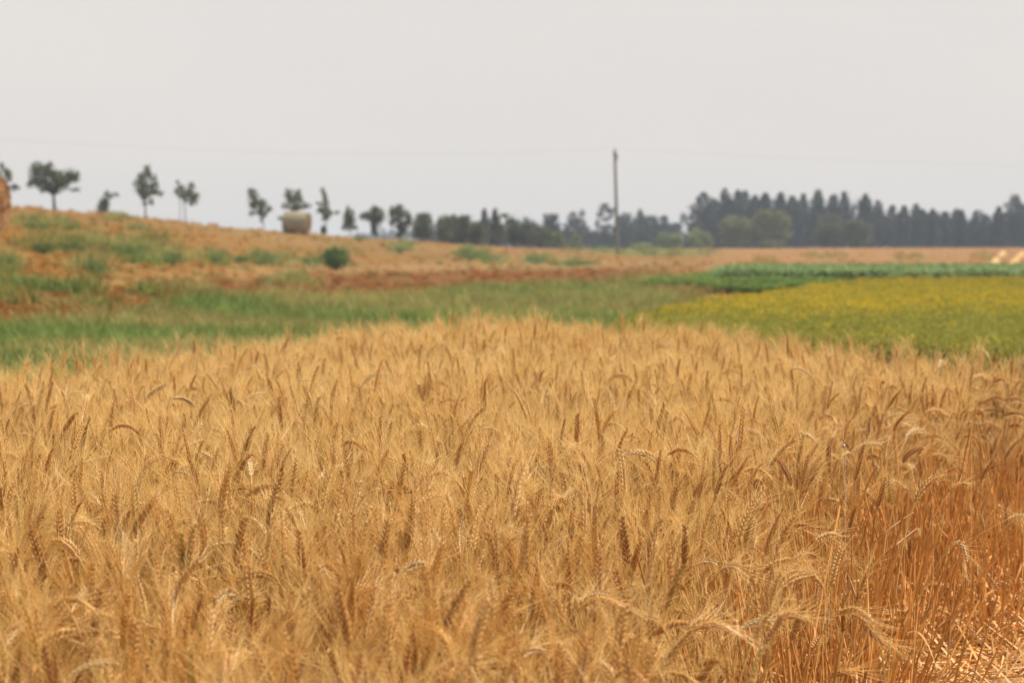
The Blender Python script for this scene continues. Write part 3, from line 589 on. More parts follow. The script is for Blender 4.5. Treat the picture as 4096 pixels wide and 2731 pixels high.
# weed bushes that can be told apart
def bush(name, x, row, wpx, hpx, mat, n, lab, cat, group=None, seed=0, spiky=.5):
    r = np.random.default_rng(seed); Y = 60.
    for _ in range(30):
        p = P(x, row, Y); Y = .5*Y + .5*np.clip((CAMZ - float(T(p[0], Y)))/max((row-HOR)/F, -.04) if abs(row-HOR) > 12 else 150, 20, 230)
    # march instead, robust for rows above the horizon too
    for Yt in np.arange(20, 230, .5):
        p = P(x, row, Yt)
        if p[2] < float(T(p[0], Yt)): Y = Yt; break
    p = P(x, row, Y); gz = float(T(p[0], Y)); s = Y/F; W_, H_ = wpx*s/2, hpx*s
    root = empty(name, (p[0], Y, gz), lab, cat, group); mb = MB()
    m = n; ang = r.uniform(0, 6.283, m); ti = np.clip(np.abs(r.normal(0, .45, m)), 0, 1.2)
    d = np.stack([np.sin(ti)*np.cos(ang), np.sin(ti)*np.sin(ang), np.cos(ti)], -1)
    L_ = (r.random(m)**.5)[:, None]; b = np.stack([np.cos(ang), np.sin(ang), 0*ang], -1)*W_*.5*r.random((m, 1))
    lob = (.72 + .4*np.abs(np.sin(ang*2.5+seed)) + .25*r.random(m)**3)[:, None]; pnt = b + d*L_*lob*np.array((W_*1.05, W_*1.05, H_*1.08)) ; a = nrm(d + r.normal(0, .35, (m, 3))); bb = nrm(np.cross(a, r.normal(0, 1, (m, 3))))
    sz_ = np.maximum(H_*.09, .03)*r.uniform(.6, 1.4, (m, 1))
    mb.add(np.stack([pnt+a*sz_, pnt+bb*sz_*.35, pnt-a*sz_, pnt-bb*sz_*.35], 1).reshape(-1, 3), np.arange(m*4).reshape(-1, 4))
    mb.build('foliage', mat, root)
    st = MB()
    for k in range(9):
        a_ = r.uniform(0, 6.283); t_ = abs(r.normal(0, .4)); e = np.array((math.sin(t_)*math.cos(a_)*W_, math.sin(t_)*math.sin(a_)*W_, math.cos(t_)*H_*.85)); tube(st, [(0, 0, -.02), e*.5, e], [.012, .008, .003], 4)
    st.build('stem', M['bark'], root)
bush('weed_bush', 1342, 1082, 128, 70, M['weedbush'], 2600, 'round dark green bush standing alone in the dry field', 'bush', None, 401)
GW = 'green weed clumps on the dry slope'
WB = [(140, 925, 90, 34, 'weed clump below the broadest slope tree, near the bale'), (265, 925, 90, 26, 'low weed clump right of the one below the broadest tree'),
      (170, 1015, 90, 42, 'weed clump at the left end of the wide green patch'), (290, 1018, 110, 48, 'broad weed clump in the left part of the wide green patch'), (520, 1045, 140, 70, 'tall weed clump in the middle of the wide green patch'), (690, 1068, 100, 60, 'darkest weed clump at the right end of the wide green patch'),
      (360, 1110, 110, 70, 'bright green weed clump lowest in the wide green patch'), (855, 1058, 110, 50, 'bright weed clump left of the two small ones below the bale'), (965, 1058, 60, 34, 'small weed clump between two bright ones'),
      (1060, 1060, 110, 50, 'spiky weed clump right of the small one, below the bale'), (15, 1095, 90, 60, 'bright green weed clump cut by the left edge of the view'), (1240, 1060, 70, 26, 'thin weed clump just left of the round dark bush'),
      (1880, 1045, 100, 44, 'dark weed clump right of the round bush, below the thicket'), (1960, 1050, 80, 30, 'low weed clump touching the dark one below the thicket'), (2150, 1056, 90, 30, 'weed clump below the hazy trees left of the pole'),
      (2300, 1065, 90, 20, 'faint weed clump left of the pole in the dry field'), (1600, 1015, 50, 28, 'small weed clump on the crest below the thicket'), (1440, 968, 50, 22, 'small weed clump on the crest right of the bale')]
for i, (x, row, wp, hp, lab) in enumerate(WB): bush('weed_clump', x, row, wp*1.35, hp*.8, M['weedclump'], 750, lab, 'weed clump', GW, 410+i)

# ------------------------------------------------------------------ utility pole and wires
PY = 200.; pb = P(2471, 1003, PY); pt = P(2459, 604, PY); gz = float(T(pb[0], PY))
pole = empty('utility_pole', (pb[0], PY, gz), 'tall weathered wooden utility pole behind the dry field', 'utility pole')
def polecol(n): return ramp(n, noise(n, 3, 5), [(.3, (.11, .10, .085)), (.7, (.20, .19, .17))])
M['pole'] = leafy('weathered_pole', polecol, 0, .9, .1); M['iron'] = leafy('dull_iron', lambda n: cmix(n, .5, (.05, .055, .05), (.06, .06, .06)), 0, .5, .5)
top = pt - np.array((pb[0], PY, gz)); mb = MB(); t = np.linspace(0, 1, 12)[:, None]; tube(mb, np.array((0, 0, -.4))*(1-t)+top*t, np.linspace(.19, .13, 12), 12, cap=True); mb.build('pole_shaft', M['pole'], pole, smooth=True)
mb = MB(); tube(mb, [top+np.array((0, 0, -.05)), top+np.array((0, 0, .02)), top+np.array((0, 0, .12)), top+np.array((0, 0, .2)), top+np.array((0, 0, .26))], [.05, .09, .05, .09, .04], 10, cap=True); ins = mb.build('insulator', M['iron'], pole, smooth=True)
mb = MB(); tube(mb, [top+np.array((-.22, 0, -.25)), top+np.array((.22, 0, -.25))], .05, 6, cap=True); mb.build('bracket', M['pole'], pole)
mb = MB(); tube(mb, [top+np.array((.16, .02, -.35)), top+np.array((.16, .02, -.9))], [.13, .13], 10, cap=True); mb.build('fitting', M['iron'], pole)
atop = pt + np.array((0, 0, .22)); lft = P(-500, 518, 150); rgt = P(4700, 668, 240)
for a, b, sag, lab in ((atop, lft, 1.1, 'thin power wire running left from the utility pole'), (atop, rgt, .5, 'thin power wire running right from the utility pole')):
    t = np.linspace(0, 1, 40)[:, None]; pts = a*(1-t)+b*t - np.array((0, 0, 1))*4*sag*t*(1-t)
    mb = MB(); tube(mb, pts, .0055, 5); tag(mb.build('power_wire', M['iron']), lab, 'power wire', 'power wires hung from the utility pole')
# the next poles that carry the far wire ends, outside the view
for b, lab in ((lft, 'wooden utility pole beyond the left edge, at the wire end'), (rgt, 'wooden utility pole beyond the right edge, at the wire end')):
    g_ = float(T(b[0], b[1])); e = empty('utility_pole', (b[0], b[1], g_), lab, 'utility pole'); mb = MB(); tube(mb, [(0, 0, -.4), (0, 0, (b[2]-g_)/2), (0, 0, b[2]-g_+.03)], [.19, .16, .13], 12, cap=True); mb.build('pole_shaft', M['pole'], e, smooth=True)

# ------------------------------------------------------------------ round bales
def bale(x, row, Y, L, R, yaw, tilt, side_cols, end_cols, lab, seed):
    r = np.random.default_rng(seed); c = P(x, row, Y); root = empty('round_bale', (c[0], Y, c[2]), lab, 'round bale', 'round straw bales on the slope')
    root.rotation_euler = (0, tilt, yaw); root.location.z += .09
    na, nl = 72, 34; mb = MB(); v = []
    for i in range(nl+1):
        xx = -L/2 + L*i/nl; e = 1 - .015*(abs(2*i/nl-1)**8)
        for j in range(na):
            a = j*2*math.pi/na; rr = R*e*(1 + .012*math.sin(i*1.9) + .010*math.sin(3*a+1) + r.normal(0, .006)); sq = 1 - .05*max(0, -math.sin(a))**3
            v.append((xx + r.normal(0, .008), math.cos(a)*rr, R + math.sin(a)*rr*sq - .04))
    i, j = np.meshgrid(np.arange(nl), np.arange(na), indexing='ij'); j2 = (j+1) % na
    mb.add(v, np.stack([i*na+j, i*na+j2, (i+1)*na+j2, (i+1)*na+j], -1).reshape(-1, 4))
    def sidec(n):
        tc = n.nodes.new('ShaderNodeTexCoord'); wv = n.nodes.new('ShaderNodeTexWave'); wv.bands_direction = 'X'; wv.inputs['Scale'].default_value = 5; wv.inputs['Distortion'].default_value = 3; wv.inputs['Detail'].default_value = 3
        n.links.new(tc.outputs['Object'], wv.inputs['Vector']); b = ramp(n, wv.outputs['Fac'], [(0, side_cols[0]), (1, side_cols[1])])
        return cmix(n, 1.0, b, ramp(n, noise(n, 7, 5), [(.3, (.75, .74, .72)), (.7, (1.15, 1.15, 1.12))]), 'MULTIPLY')
    def endc(n):
        tc = n.nodes.new('ShaderNodeTexCoord'); sp_ = n.nodes.new('ShaderNodeMapping'); sp_.inputs['Location'].default_value = (0, 0, -R); n.links.new(tc.outputs['Object'], sp_.inputs[0])
        wv = n.nodes.new('ShaderNodeTexWave'); wv.wave_type = 'RINGS'; wv.rings_direction = 'X'; wv.inputs['Scale'].default_value = 3; wv.inputs['Distortion'].default_value = 5; wv.inputs['Detail'].default_value = 4
        n.links.new(sp_.outputs[0], wv.inputs['Vector']); b = ramp(n, wv.outputs['Fac'], [(0, end_cols[0]), (1, end_cols[1])])
        return cmix(n, 1.0, b, ramp(n, noise(n, 5, 5), [(.3, (.6, .55, .5)), (.7, (1.25, 1.25, 1.25))]), 'MULTIPLY')
    mb.build('wrapped_side', leafy('bale_side', sidec, 0, .8, .2), root, smooth=True)
    em = leafy('bale_end', endc, 0, .95, .1)
    for sgn in (1, -1):
        eb = MB(); nr = 14; vv = []
        for k in range(nr+1):
            for q in range(na):
                a = q*2*math.pi/na; rr = R*.955*k/nr; bulge = .06*(1-(k/nr)**2) + (.018*math.sin(k*2.4 + a) + r.normal(0, .012))*(k < nr)
                sq = 1 - .05*max(0, -math.sin(a))**3; vv.append((sgn*(L/2-.01+bulge), math.cos(a)*rr, R+math.sin(a)*rr*sq-.04))
        i, j = np.meshgrid(np.arange(nr), np.arange(na), indexing='ij'); j2 = (j+1) % na
        fs = np.stack([i*na+j, (i+1)*na+j, (i+1)*na+j2, i*na+j2], -1).reshape(-1, 4); eb.add(vv, fs if sgn > 0 else fs[:, ::-1]); eb.build('end_face', em, root, smooth=False)
S1 = (tuple(srgb(186, 172, 146, .5)), tuple(srgb(204, 192, 166, .5))); E1 = (tuple(srgb(186, 154, 120, .42)), tuple(srgb(202, 172, 138, .42)))
bale(1184, 941, 140, 1.66, .80, math.radians(-13), math.radians(5), S1, E1, 'net-wrapped round bale on the crest in front of a tree', 1)
bale(-128, 942, 51, 1.6, .76, math.radians(-8), math.radians(4), (tuple(srgb(214, 176, 124, .6)), tuple(srgb(226, 196, 146, .6))), (tuple(srgb(170, 112, 66, .5)), tuple(srgb(224, 176, 126, .55))), 'rough round bale cut off by the left edge of the view', 2)

# ------------------------------------------------------------------ wheat
def bez_curve(pts, n):
    """smooth curve through 2 or 3 points"""
    pts = [np.asarray(p, float) for p in pts]; t = np.linspace(0, 1, n)[:, None]
    if len(pts) == 2: return pts[0]*(1-t)+pts[1]*t
    c = 2*pts[1] - .5*(pts[0]+pts[2]); return pts[0]*(1-t)**2 + 2*c*t*(1-t) + pts[2]*t*t
def spikelet(mb, p, d, s, n_, L_, w_, th, mi):
    rings = ((0, .35), (.32, 1), (.68, .8)); k = 5; ang = np.arange(k)*6.283/k; v = []
    for t, q in rings: v.append(p + d*L_*t + w_*q*np.cos(ang)[:, None]*s + th*q*np.sin(ang)[:, None]*n_)
    v = np.vstack(v + [(p+d*L_)[None]]); j = np.arange(k); j2 = (j+1) % k
    f = np.vstack([np.stack([j, j2, k+j2, k+j], -1), np.stack([k+j, k+j2, 2*k+j2, 2*k+j], -1), np.stack([2*k+j, 2*k+j2, np.full(k, 3*k), np.full(k, -1)], -1)])
    mb.add(v, f, mi); return p+d*L_
def ear(curve, r, face=None, nsp=10, awn_n=2, awn_len=.070, hi=True, fat=1.0):
    """returns (ear MB, awn MB); curve = polyline base->tip"""
    e, aw = MB(), MB(); curve = np.asarray(curve); seg = np.linalg.norm(np.diff(curve, axis=0), axis=1); s_ = np.concatenate([[0], np.cumsum(seg)]); L_ = s_[-1]
    pos = lambda q: np.array([np.interp(q*L_, s_, curve[:, i]) for i in range(3)])
    side0 = nrm(np.cross(curve[-1]-curve[0], r.normal(0, 1, 3))) if face is None else face
    tube(e, curve, np.linspace(.0016, .001, len(curve)), 4, 0); N_ = nsp*2
    for k in range(N_):
        q = (k+.3)/(N_+.6); p = pos(q); t = nrm(pos(min(q+.06, 1.0))-pos(max(q-.06, 0))); sd_ = nrm(side0 - t*np.dot(side0, t)); nn = np.cross(t, sd_)
        sg = 1 if k % 2 else -1; sc_ = (.75+.35*math.sin(math.pi*min(q*1.15+.12, 1)))*fat; d = nrm(t + sd_*sg*.36 + r.normal(0, .06, 3))
        for lobe in ((-1, 1) if hi else (0,)):
            dl = nrm(d + nn*lobe*.28); tip = spikelet(e, p + sd_*sg*.0018 + nn*lobe*.0016, dl, sd_, nn, .0125*sc_, .0026*sc_*(1 if hi else 1.15), .0026*sc_*(1 if hi else 1.7), 0)
        for a in range(awn_n):
            al = awn_len*r.uniform(.7, 1.15); ad = nrm(t*1.0 + sd_*sg*r.uniform(.15, .85) + nn*r.normal(0, .42) + r.normal(0, .05, 3)); bend = nrm(sd_*sg + nn*r.normal(0, .6))*al*.12*r.normal(.4, .8)
            tt = np.linspace(0, 1, 4 if hi else 3)[:, None]; pts = tip + ad*al*tt + bend*tt*tt
            if hi: tube(aw, pts, np.linspace(.00042, .00014, 4), 3, 0)
            else: ribbon(aw, pts, np.array((.00085, .0007, .0002)), nrm(np.cross(ad, r.normal(0, 1, 3))), 0)
    return e, aw
def dry_leaf(p, r, L_=.2, wid=.009, droop=1.0):
    mb = MB(); a = r.random()*6.283; e = np.array((math.cos(a), math.sin(a), 0)); k = 8; t = np.linspace(0, 1, k)[:, None]
    pts = p + e*L_*(t*.75) + np.array((0, 0, 1))*L_*(.7*t - 1.15*droop*t*t); s0 = nrm(np.cross(e, (0, 0, 1))); tw = np.linspace(0, r.normal(0, 2.5), k)
    side = np.cos(tw)[:, None]*s0 + np.sin(tw)[:, None]*np.array((0, 0, 1)); ribbon(mb, pts, wid*np.array((.4, .8, 1, 1, .85, .6, .35, .05)), side); return mb
def plant_local(r, H=.84, kind='up', hi=True, nleaf=1, L_ear=.085, awn_n=2, fat=1.0):
    """a wheat stalk in its own space: {'stem','ear','awns','leaf'}"""
    a = r.random()*6.283; e = np.array((math.cos(a), math.sin(a), 0)); lean = abs(r.normal(0, .05)) + (.03 if kind == 'up' else .08)
    end = {'up': r.uniform(.08, .45), 'lean': r.uniform(.5, 1.0), 'arch': r.uniform(1.6, 2.5)}[kind]; base_ang = {'up': .06, 'lean': .25, 'arch': .7}[kind]
    zt = H - (L_ear*.9 if kind != 'arch' else L_ear*.35)
    k = 9; pts = [np.array((0, 0, -.02))]; ang = lean*.3; pos = pts[0].copy(); Ls = zt/math.cos(lean)
    for i in range(k):
        f = (i+1)/k; ang = lean*.5 + (base_ang)*max(0, (f-.55)/.45)**2; pos = pos + (np.array((0, 0, 1))*math.cos(ang) + e*math.sin(ang))*Ls/k; pts.append(pos.copy())
    stem = MB(); tube(stem, pts, np.linspace(.0021, .0011, k+1), 5 if hi else 3, 0)
    kk = 8; ep = [pos.copy()]
    for i in range(kk):
        ang2 = ang + (end-base_ang)*((i+1)/kk)**1.0; pos = pos + (np.array((0, 0, 1))*math.cos(ang2)+e*math.sin(ang2))*L_ear/kk; ep.append(pos.copy())
    E, A = ear(ep, r, None, 10, awn_n, hi=hi, fat=fat); Lf = MB()
    for _ in range(nleaf): Lf.merge(dry_leaf(np.asarray(pts[r.integers(3, 7)]), r, r.uniform(.12, .24), r.uniform(.005, .010), r.uniform(.7, 1.5)))
    return {'stem': stem, 'ear': E, 'awns': A, 'leaf': Lf}
def joined(p, mats4):
    mb = MB()
    for i, k in enumerate(('stem', 'ear', 'awns', 'leaf')): mb.merge(p[k], i)
    return mb.mesh('stalk', mats4)
kinds_ = ['up']*8 + ['lean']*5 + ['arch']*4
EARM = ['ear', 'ear', 'ear', 'ear_dark', 'ear', 'ear', 'ear_green', 'ear', 'ear', 'ear', 'ear_dark', 'ear', 'ear', 'ear', 'ear', 'ear_pale', 'ear']
vr = np.random.default_rng(500)
bulk = variant_collection('stalkvar', [joined(plant_local(vr, kind=k, hi=False, nleaf=1, awn_n=(2 if i % 3 else 1), fat=.94, L_ear=.090), [M['stem'], M[EARM[i]], M['awn'], M['leaf']]) for i, k in enumerate(kinds_)])
NV = len(kinds_)

EDGE_Y = [0, 2.3, 3, 4, 5, 6, 7, 8, 9, 11, 14, 17]; EDGE_X = [-.05, .12, .27, .46, .68, .94, 1.38, 2.15, 3.0, 3.8, 4.6, 5]
# far outline of the plot: (X -> Y), from the photo's skyline of ears
def far_y(X):
    # rows of the ear line against photo column, turned into distance for a canopy at .86 m
    cxs = [-300, 0, 200, 500, 800, 1000, 1250, 1500, 1750, 2000, 2400, 2800, 3100, 3400, 3700, 4096, 4500]; rws = [1475, 1450, 1442, 1395, 1375, 1345, 1315, 1290, 1278, 1275, 1288, 1308, 1345, 1372, 1400, 1432, 1450]
    Ys = .475*F/(np.array(rws)-HOR); Xs = (np.array(cxs)-2048)/F*Ys; return np.interp(X, Xs, Ys)
def canopy(X, Y): return .845 + (fbm(X, Y, 1.1, 601)-.5)*.14 + (fbm(X, Y, 3.5, 602)-.5)*.06
r_ = np.random.default_rng(610)
n = 46000; X = r_.uniform(-5.5, 5.5, n); Y = r_.uniform(1.55, 16.6, n)
dens = 500
area = 11*15.05; n2 = int(area*dens); X = r_.uniform(-5.5, 5.5, n2); Y = r_.uniform(1.9, 16.6, n2)
k = (np.abs(X) < .29*Y + .7) & (Y < far_y(X)+(fbm(X, Y, .8, 611)-.5)*1.0) & (X < np.interp(Y, EDGE_Y, EDGE_X) + (fbm(X, Y, .5, 612)-.5)*.25 + np.where(r_.random(n2) < .20, r_.exponential(.22, n2), 0)*(Y > 5.0))
thin = r_.random(n2) < np.where(Y > 8, .75, 1.0); k &= thin
X, Y = X[k], Y[k]; n = len(X)
hgt = canopy(X, Y) + r_.normal(0, .045, n) - (r_.random(n) < .25)*r_.uniform(.05, .22, n)
de = np.interp(Y, EDGE_Y, EDGE_X) - X; hgt = hgt - .10*np.clip(1-de/.35, 0, 1)*r_.random(n)
vi = r_.integers(0, NV, n); rz = r_.uniform(0, 6.283, n); de = np.interp(Y, EDGE_Y, EDGE_X) - X; ed_ = np.clip(1-de/.15, 0, 1); tx = r_.normal(0, .06, n)*(1+2.2*ed_); ty = r_.normal(0, .06, n)*(1+2.2*ed_) + .10*ed_*r_.random(n)
hgt = hgt*(1-.30*np.clip(-de/.3, 0, 1)*r_.random(n))
# individual stalks: those that show largest
tipz = hgt; c_, ro_ = px(np.stack([X, Y, hgt-.04+T(X, Y)], -1))
inview = (c_ > 10) & (c_ < 4086) & (ro_ < 2700) & (Y > 2.2)
score = Y - (hgt-canopy(X, Y))*9; score[~inview] = 1e9; score[(r_.random(n) < .25)] += .8
N_NEAR = 186; pick = np.argsort(score)[:N_NEAR]; mask = np.ones(n, bool); mask[pick] = False

HERO = """
1663,1683 1616,1636 1565,1607 n|1759,1696 1723,1652 1681,1627 n|1723,1741 1678,1704 1623,1745 p|1728,1803 1703,1755 1690,1728 d|1792,1777 1777,1714 1759,1656 g|1806,1786 1807,1725 1806,1665 d
1866,1754 1844,1701 1817,1656 n|1875,1786 1871,1730 1866,1679 n|1893,1714 1915,1656 1946,1616 n|1902,1821 1920,1768 1933,1705 d|1935,1688 1960,1656 1998,1638 d|2074,1723 2094,1701 2127,1690 d
2009,1853 1996,1786 1998,1723 n|2042,1893 2042,1812 2045,1763 n|2085,1924 2067,1857 2056,1808 n|1987,1946 1951,1884 1929,1786 n|2107,1848 2124,1800 2138,1750 d|2134,1924 2139,1870 2141,1812 n
2165,1902 2205,1855 2288,1828 p|2288,1920 2277,1870 2259,1830 d|2312,1817 2335,1770 2350,1728 d|2339,1946 2345,1900 2353,1853 d|1772,1893 1745,1850 1723,1808 n|1656,1893 1638,1850 1625,1804 n
1725,1978 1708,1935 1692,1893 p|1808,2031 1838,1990 1870,1960 d|1801,2031 1796,2006 1788,1982 w|2040,2138 2013,2076 1946,2004 n|1763,2196 1738,2140 1652,2027 p|2056,2036 2015,2012 1964,2007 p
2116,2196 2113,2134 2112,2071 n|2188,2125 2176,2090 2161,2054 n|2406,2049 2379,2013 2335,2036 n|2870,1790 2850,1735 2826,1692 d|2710,1811 2708,1770 2704,1729 n|2985,1702 2982,1672 2975,1641 n
2785,1885 2758,1824 2714,1804 n|2646,1811 2622,1756 2575,1709 n|2646,1879 2602,1824 2514,1807 p|2917,1858 2942,1812 2961,1770 d|3168,1940 3145,1885 3111,1834 d|3182,1885 3168,1840 3151,1800 n
3321,1865 3315,1800 3331,1750 d|3333,1752 3352,1735 3385,1719 d|3358,1858 3359,1824 3356,1790 n|3362,1885 3380,1868 3402,1862 n|3053,1987 3022,1940 2985,1909 d|3016,2055 3008,2010 2995,1967 d
2788,2007 2776,1940 2741,1892 n|3396,2116 3410,2068 3423,2021 d|3321,2089 3310,2060 3294,2035 d|3613,1851 3640,1811 3694,1790 d|3789,1668 3807,1643 3833,1631 n|3660,2007 3701,1940 3762,1902 n
3742,1722 3722,1698 3698,1678 n|3257,1763 3218,1736 3172,1729 p|3056,1756 3020,1728 2975,1716 p|3253,1587 3240,1565 3223,1553 n|2975,2150 3000,2124 3022,2096 w|2745,2140 2735,2120 2722,2105 w
3053,2292 3100,2255 3191,2233 n|3125,2351 3185,2310 3263,2295 n|3355,2456 3421,2440 3490,2489 n|3470,2480 3478,2520 3560,2585 n|3100,2520 3145,2462 3226,2482 n|3815,2180 3848,2178 3868,2246 p
3316,2706 3370,2690 3421,2686 n|77,2296 46,2230 23,2133 n|291,2347 270,2265 250,2194 n|357,2245 337,2173 306,2112 n|439,2128 423,2051 408,1985 n|490,2138 483,2085 477,2031 d
429,2276 428,2225 426,2179 n|806,2168 765,2118 689,2071 p|827,2286 811,2224 798,2173 n|709,2031 675,2004 633,1998 p|673,2276 668,2220 658,2168 n|929,2398 908,2332 872,2255 d
977,2378 988,2315 995,2255 d|638,2459 638,2380 633,2296 d|587,2500 566,2390 541,2301 n|449,2459 443,2400 434,2337 d|714,2219 730,2190 750,2163 d|1107,2250 1118,2190 1128,2133 n
1066,2214 1062,2170 1046,2133 w|959,2255 985,2190 1020,2133 n|1168,2332 1178,2250 1184,2173 n|107,2577 106,2490 102,2408 n|155,1718 150,1655 140,1593 n|86,1700 88,1650 84,1612 g
324,1676 318,1630 307,1587 n|405,1670 396,1630 381,1593 n|423,1629 420,1595 411,1557 n|551,1563 552,1520 545,1474 n|577,1611 610,1568 667,1536 p|655,1640 690,1618 744,1617 p
821,1587 800,1547 765,1507 n|964,1640 984,1600 1000,1560 d|1167,1760 1162,1705 1152,1652 n|1375,1754 1388,1722 1399,1694 d|613,1795 592,1748 563,1700 g|506,1813 494,1760 476,1712 n
390,1777 368,1735 342,1688 n|759,1819 732,1790 682,1795 p|741,1765 725,1710 699,1664 w|452,1670 482,1645 518,1658 p|1376,1766 1392,1700 1411,1636 d|1171,1784 1165,1715 1150,1645 n
2020,1862 2008,1800 1994,1732 n|1219,2067 1180,2045 1132,2045 p|1289,2037 1268,1975 1246,1906 n|1393,2010 1394,1960 1393,1915 d|560,1930 525,1880 477,1860 p|300,2120 288,2070 270,2012 d"""
TONE = {'n': ('golden', 'ear'), 'p': ('pale straw-coloured', 'ear_pale'), 'd': ('brown', 'ear_dark'), 'g': ('greenish', 'ear_green'), 'w': ('bleached whitish', 'ear_white')}
wheat_things = []       # (root, tone word, posture word, cx, row)
def register(root, tone, ep):
    c0, r0 = px(ep[0]); c1, r1 = px(ep[-1]); dx = c1-c0; dy = r0-r1; L_ = math.hypot(dx, dy)+1e-6
    cm, rm = px(ep[len(ep)//2]); sag = ((cm-(c0+c1)/2)*dy + (rm-(r0+r1)/2)*dx)/L_/L_
    sd_ = 'left' if dx < 0 else 'right'
    pos = 'arching '+sd_ if dy < .45*abs(dx)+1 else ('upright' if abs(dx) < .2*dy else ('slanting '+sd_ if abs(dx) < .6*dy else 'bowed '+sd_))
    wheat_things.append((root, tone, pos, float((c0+c1)/2), float((r0+r1)/2)))
heroes = [h.strip() for line in HERO.strip().split('\n') for h in line.split('|')]
hr = np.random.default_rng(700); GWH = 'ripe bearded wheat stalks standing in the field'
for h in heroes:
    a, b, c, tn = h.split(); pp = [tuple(map(float, q.split(','))) for q in (a, b, c)]
    top_row = min(q[1] for q in pp); Lpx = sum(math.hypot(pp[i+1][0]-pp[i][0], pp[i+1][1]-pp[i][1]) for i in range(2))
    hh_ = .88 + hr.uniform(-.03, .03); Yp = 4.
    for _ in range(12): Yp = (CAMZ-(hh_+float(T(0, Yp))))*F/(top_row-HOR)
    Yl = .088*F/Lpx; Y0 = np.clip(.75*Yp + .25*Yl, 2.2, 13)
    zt_ = P(pp[1][0], pp[1][1], Y0)[2]
    if zt_ < .6 and pp[1][0] < 2900: Y0 = Yp
    if zt_ > .97: Y0 *= 1.06
    dyy = hr.uniform(-.02, .02)
    w3 = [P(q[0], q[1], Y0 + dyy*i) for i, q in enumerate(pp)]; cur = bez_curve(w3, 9); L_ = np.linalg.norm(np.diff(cur, axis=0), axis=1).sum()
    t0 = nrm(cur[1]-cur[0]); bx, by = cur[0][0] - t0[0]*.22 + hr.normal(0, .02), cur[0][1] - t0[1]*.2 + hr.normal(0, .03)
    gz = float(T(bx, by)); root = empty('wheat_stalk', (bx, by, gz), '', 'wheat stalk', GWH); o_ = np.array((bx, by, gz))
    A_ = np.array((bx, by, gz-.02)); B_ = cur[0]; hgt_ = B_[2]-gz; t = np.linspace(0, 1, 12)[:, None]; m0 = np.array((0, 0, 1))*hgt_*.9; m1 = t0*hgt_*(.55 if t0[2] > .3 else .35)
    st = (2*t**3-3*t**2+1)*A_ + (t**3-2*t**2+t)*m0 + (-2*t**3+3*t**2)*B_ + (t**3-t**2)*m1
    s_mb = MB(); tube(s_mb, st-o_, np.linspace(.0021, .0012, 12), 6); s_mb.build('stem', M['stem'], root, smooth=True)
    vdir = nrm(np.array((cur[4][0], cur[4][1], cur[4][2]-CAMZ))); face = nrm(np.cross(vdir, cur[-1]-cur[0]) + hr.normal(0, .5)*vdir)
    E, A = ear(cur-o_, hr, face, 10 if L_ > .06 else 8, 2, hr.uniform(.06, .075), True, 1.05*np.clip(L_/.085, .7, 1.2)); word, mt = TONE[tn]
    eo = E.build('ear', M[mt], root, smooth=True); A.build('awns', M['awn'], eo)
    dry_leaf(st[hr.integers(4, 8)]-o_, hr, hr.uniform(.12, .22), hr.uniform(.006, .009), hr.uniform(.8, 1.5)).build('leaf', M['leaf'], root)
    register(root, word, cur)
N_HERO = len(heroes)
# nearest random stalks, each a thing of its own copied from seventeen kinds
protos = []
for i, kd in enumerate(kinds_):
    pl = plant_local(vr, kind=kd, hi=True, nleaf=1, fat=.98, L_ear=.088); protos.append(({k_: v_.mesh(k_, M[{'stem': 'stem', 'ear': EARM[i], 'awns': 'awn', 'leaf': 'leaf'}[k_]], k_ in ('stem', 'ear')) for k_, v_ in pl.items()}, np.vstack(pl['ear'].v)))
tonew = {'ear': 'golden', 'ear_dark': 'brown', 'ear_pale': 'pale straw-coloured', 'ear_green': 'greenish'}
for q in pick[:300-N_HERO]:
    i = vi[q]; meshes, ev = protos[i]; s = hgt[q]/.84
    root = bpy.data.objects.new('wheat_stalk', None); COL.objects.link(root); root.empty_display_size = .1; tag(root, '', 'wheat stalk', GWH)
    root.location = (X[q], Y[q], float(T(X[q], Y[q]))); root.rotation_euler = (tx[q], ty[q], rz[q]); root.scale = (1, 1, s)
    for k_ in ('stem', 'ear', 'leaf'):
        o = bpy.data.objects.new(k_, meshes[k_]); COL.objects.link(o); o.parent = root
        if k_ == 'ear': ao = bpy.data.objects.new('awns', meshes['awns']); COL.objects.link(ao); ao.parent = o
    Mx = Matrix.LocRotScale(root.location, root.rotation_euler, root.scale); mid = ev[[0, len(ev)//2, -1]]
    register(root, tonew[EARM[i]], np.array([tuple(Mx @ Vector(p)) for p in mid]))
# labels that single each stalk out
def place(c, r):
    cols_ = ['far left', 'left', 'mid-left', 'left of centre', 'right of centre', 'mid-right', 'right', 'far right']
    rows_ = [(1640, 'upper wheat'), (1850, 'upper-middle wheat'), (2080, 'sharp middle wheat'), (2330, 'lower wheat'), (9999, 'blurred front wheat')]
    return cols_[int(min(7, max(0, c//512)))], next(s for lim, s in rows_ if r < lim)
byl = {}
for w_ in wheat_things:
    cs, rs = place(w_[3], w_[4]); byl.setdefault((w_[1], w_[2], cs, rs), []).append(w_)
for (tone, pos, cs, rs), L_ in byl.items():
    L_.sort(key=lambda q: q[3]); m = len(L_)
    for i, q in enumerate(L_):
        pre = '' if m == 1 else (['left one of two: ', 'right one of two: '][i] if m == 2 else (['leftmost of three: ', 'middle of three: ', 'rightmost of three: '][i] if m == 3 else '%s from left: ' % (ordw+['thirteenth', 'fourteenth', 'fifteenth', 'sixteenth', 'seventeenth', 'eighteenth'])[min(i, 17)]))
        q[0]['label'] = pre + '%s ear %s, %s, %s' % (tone, pos, rs, cs)
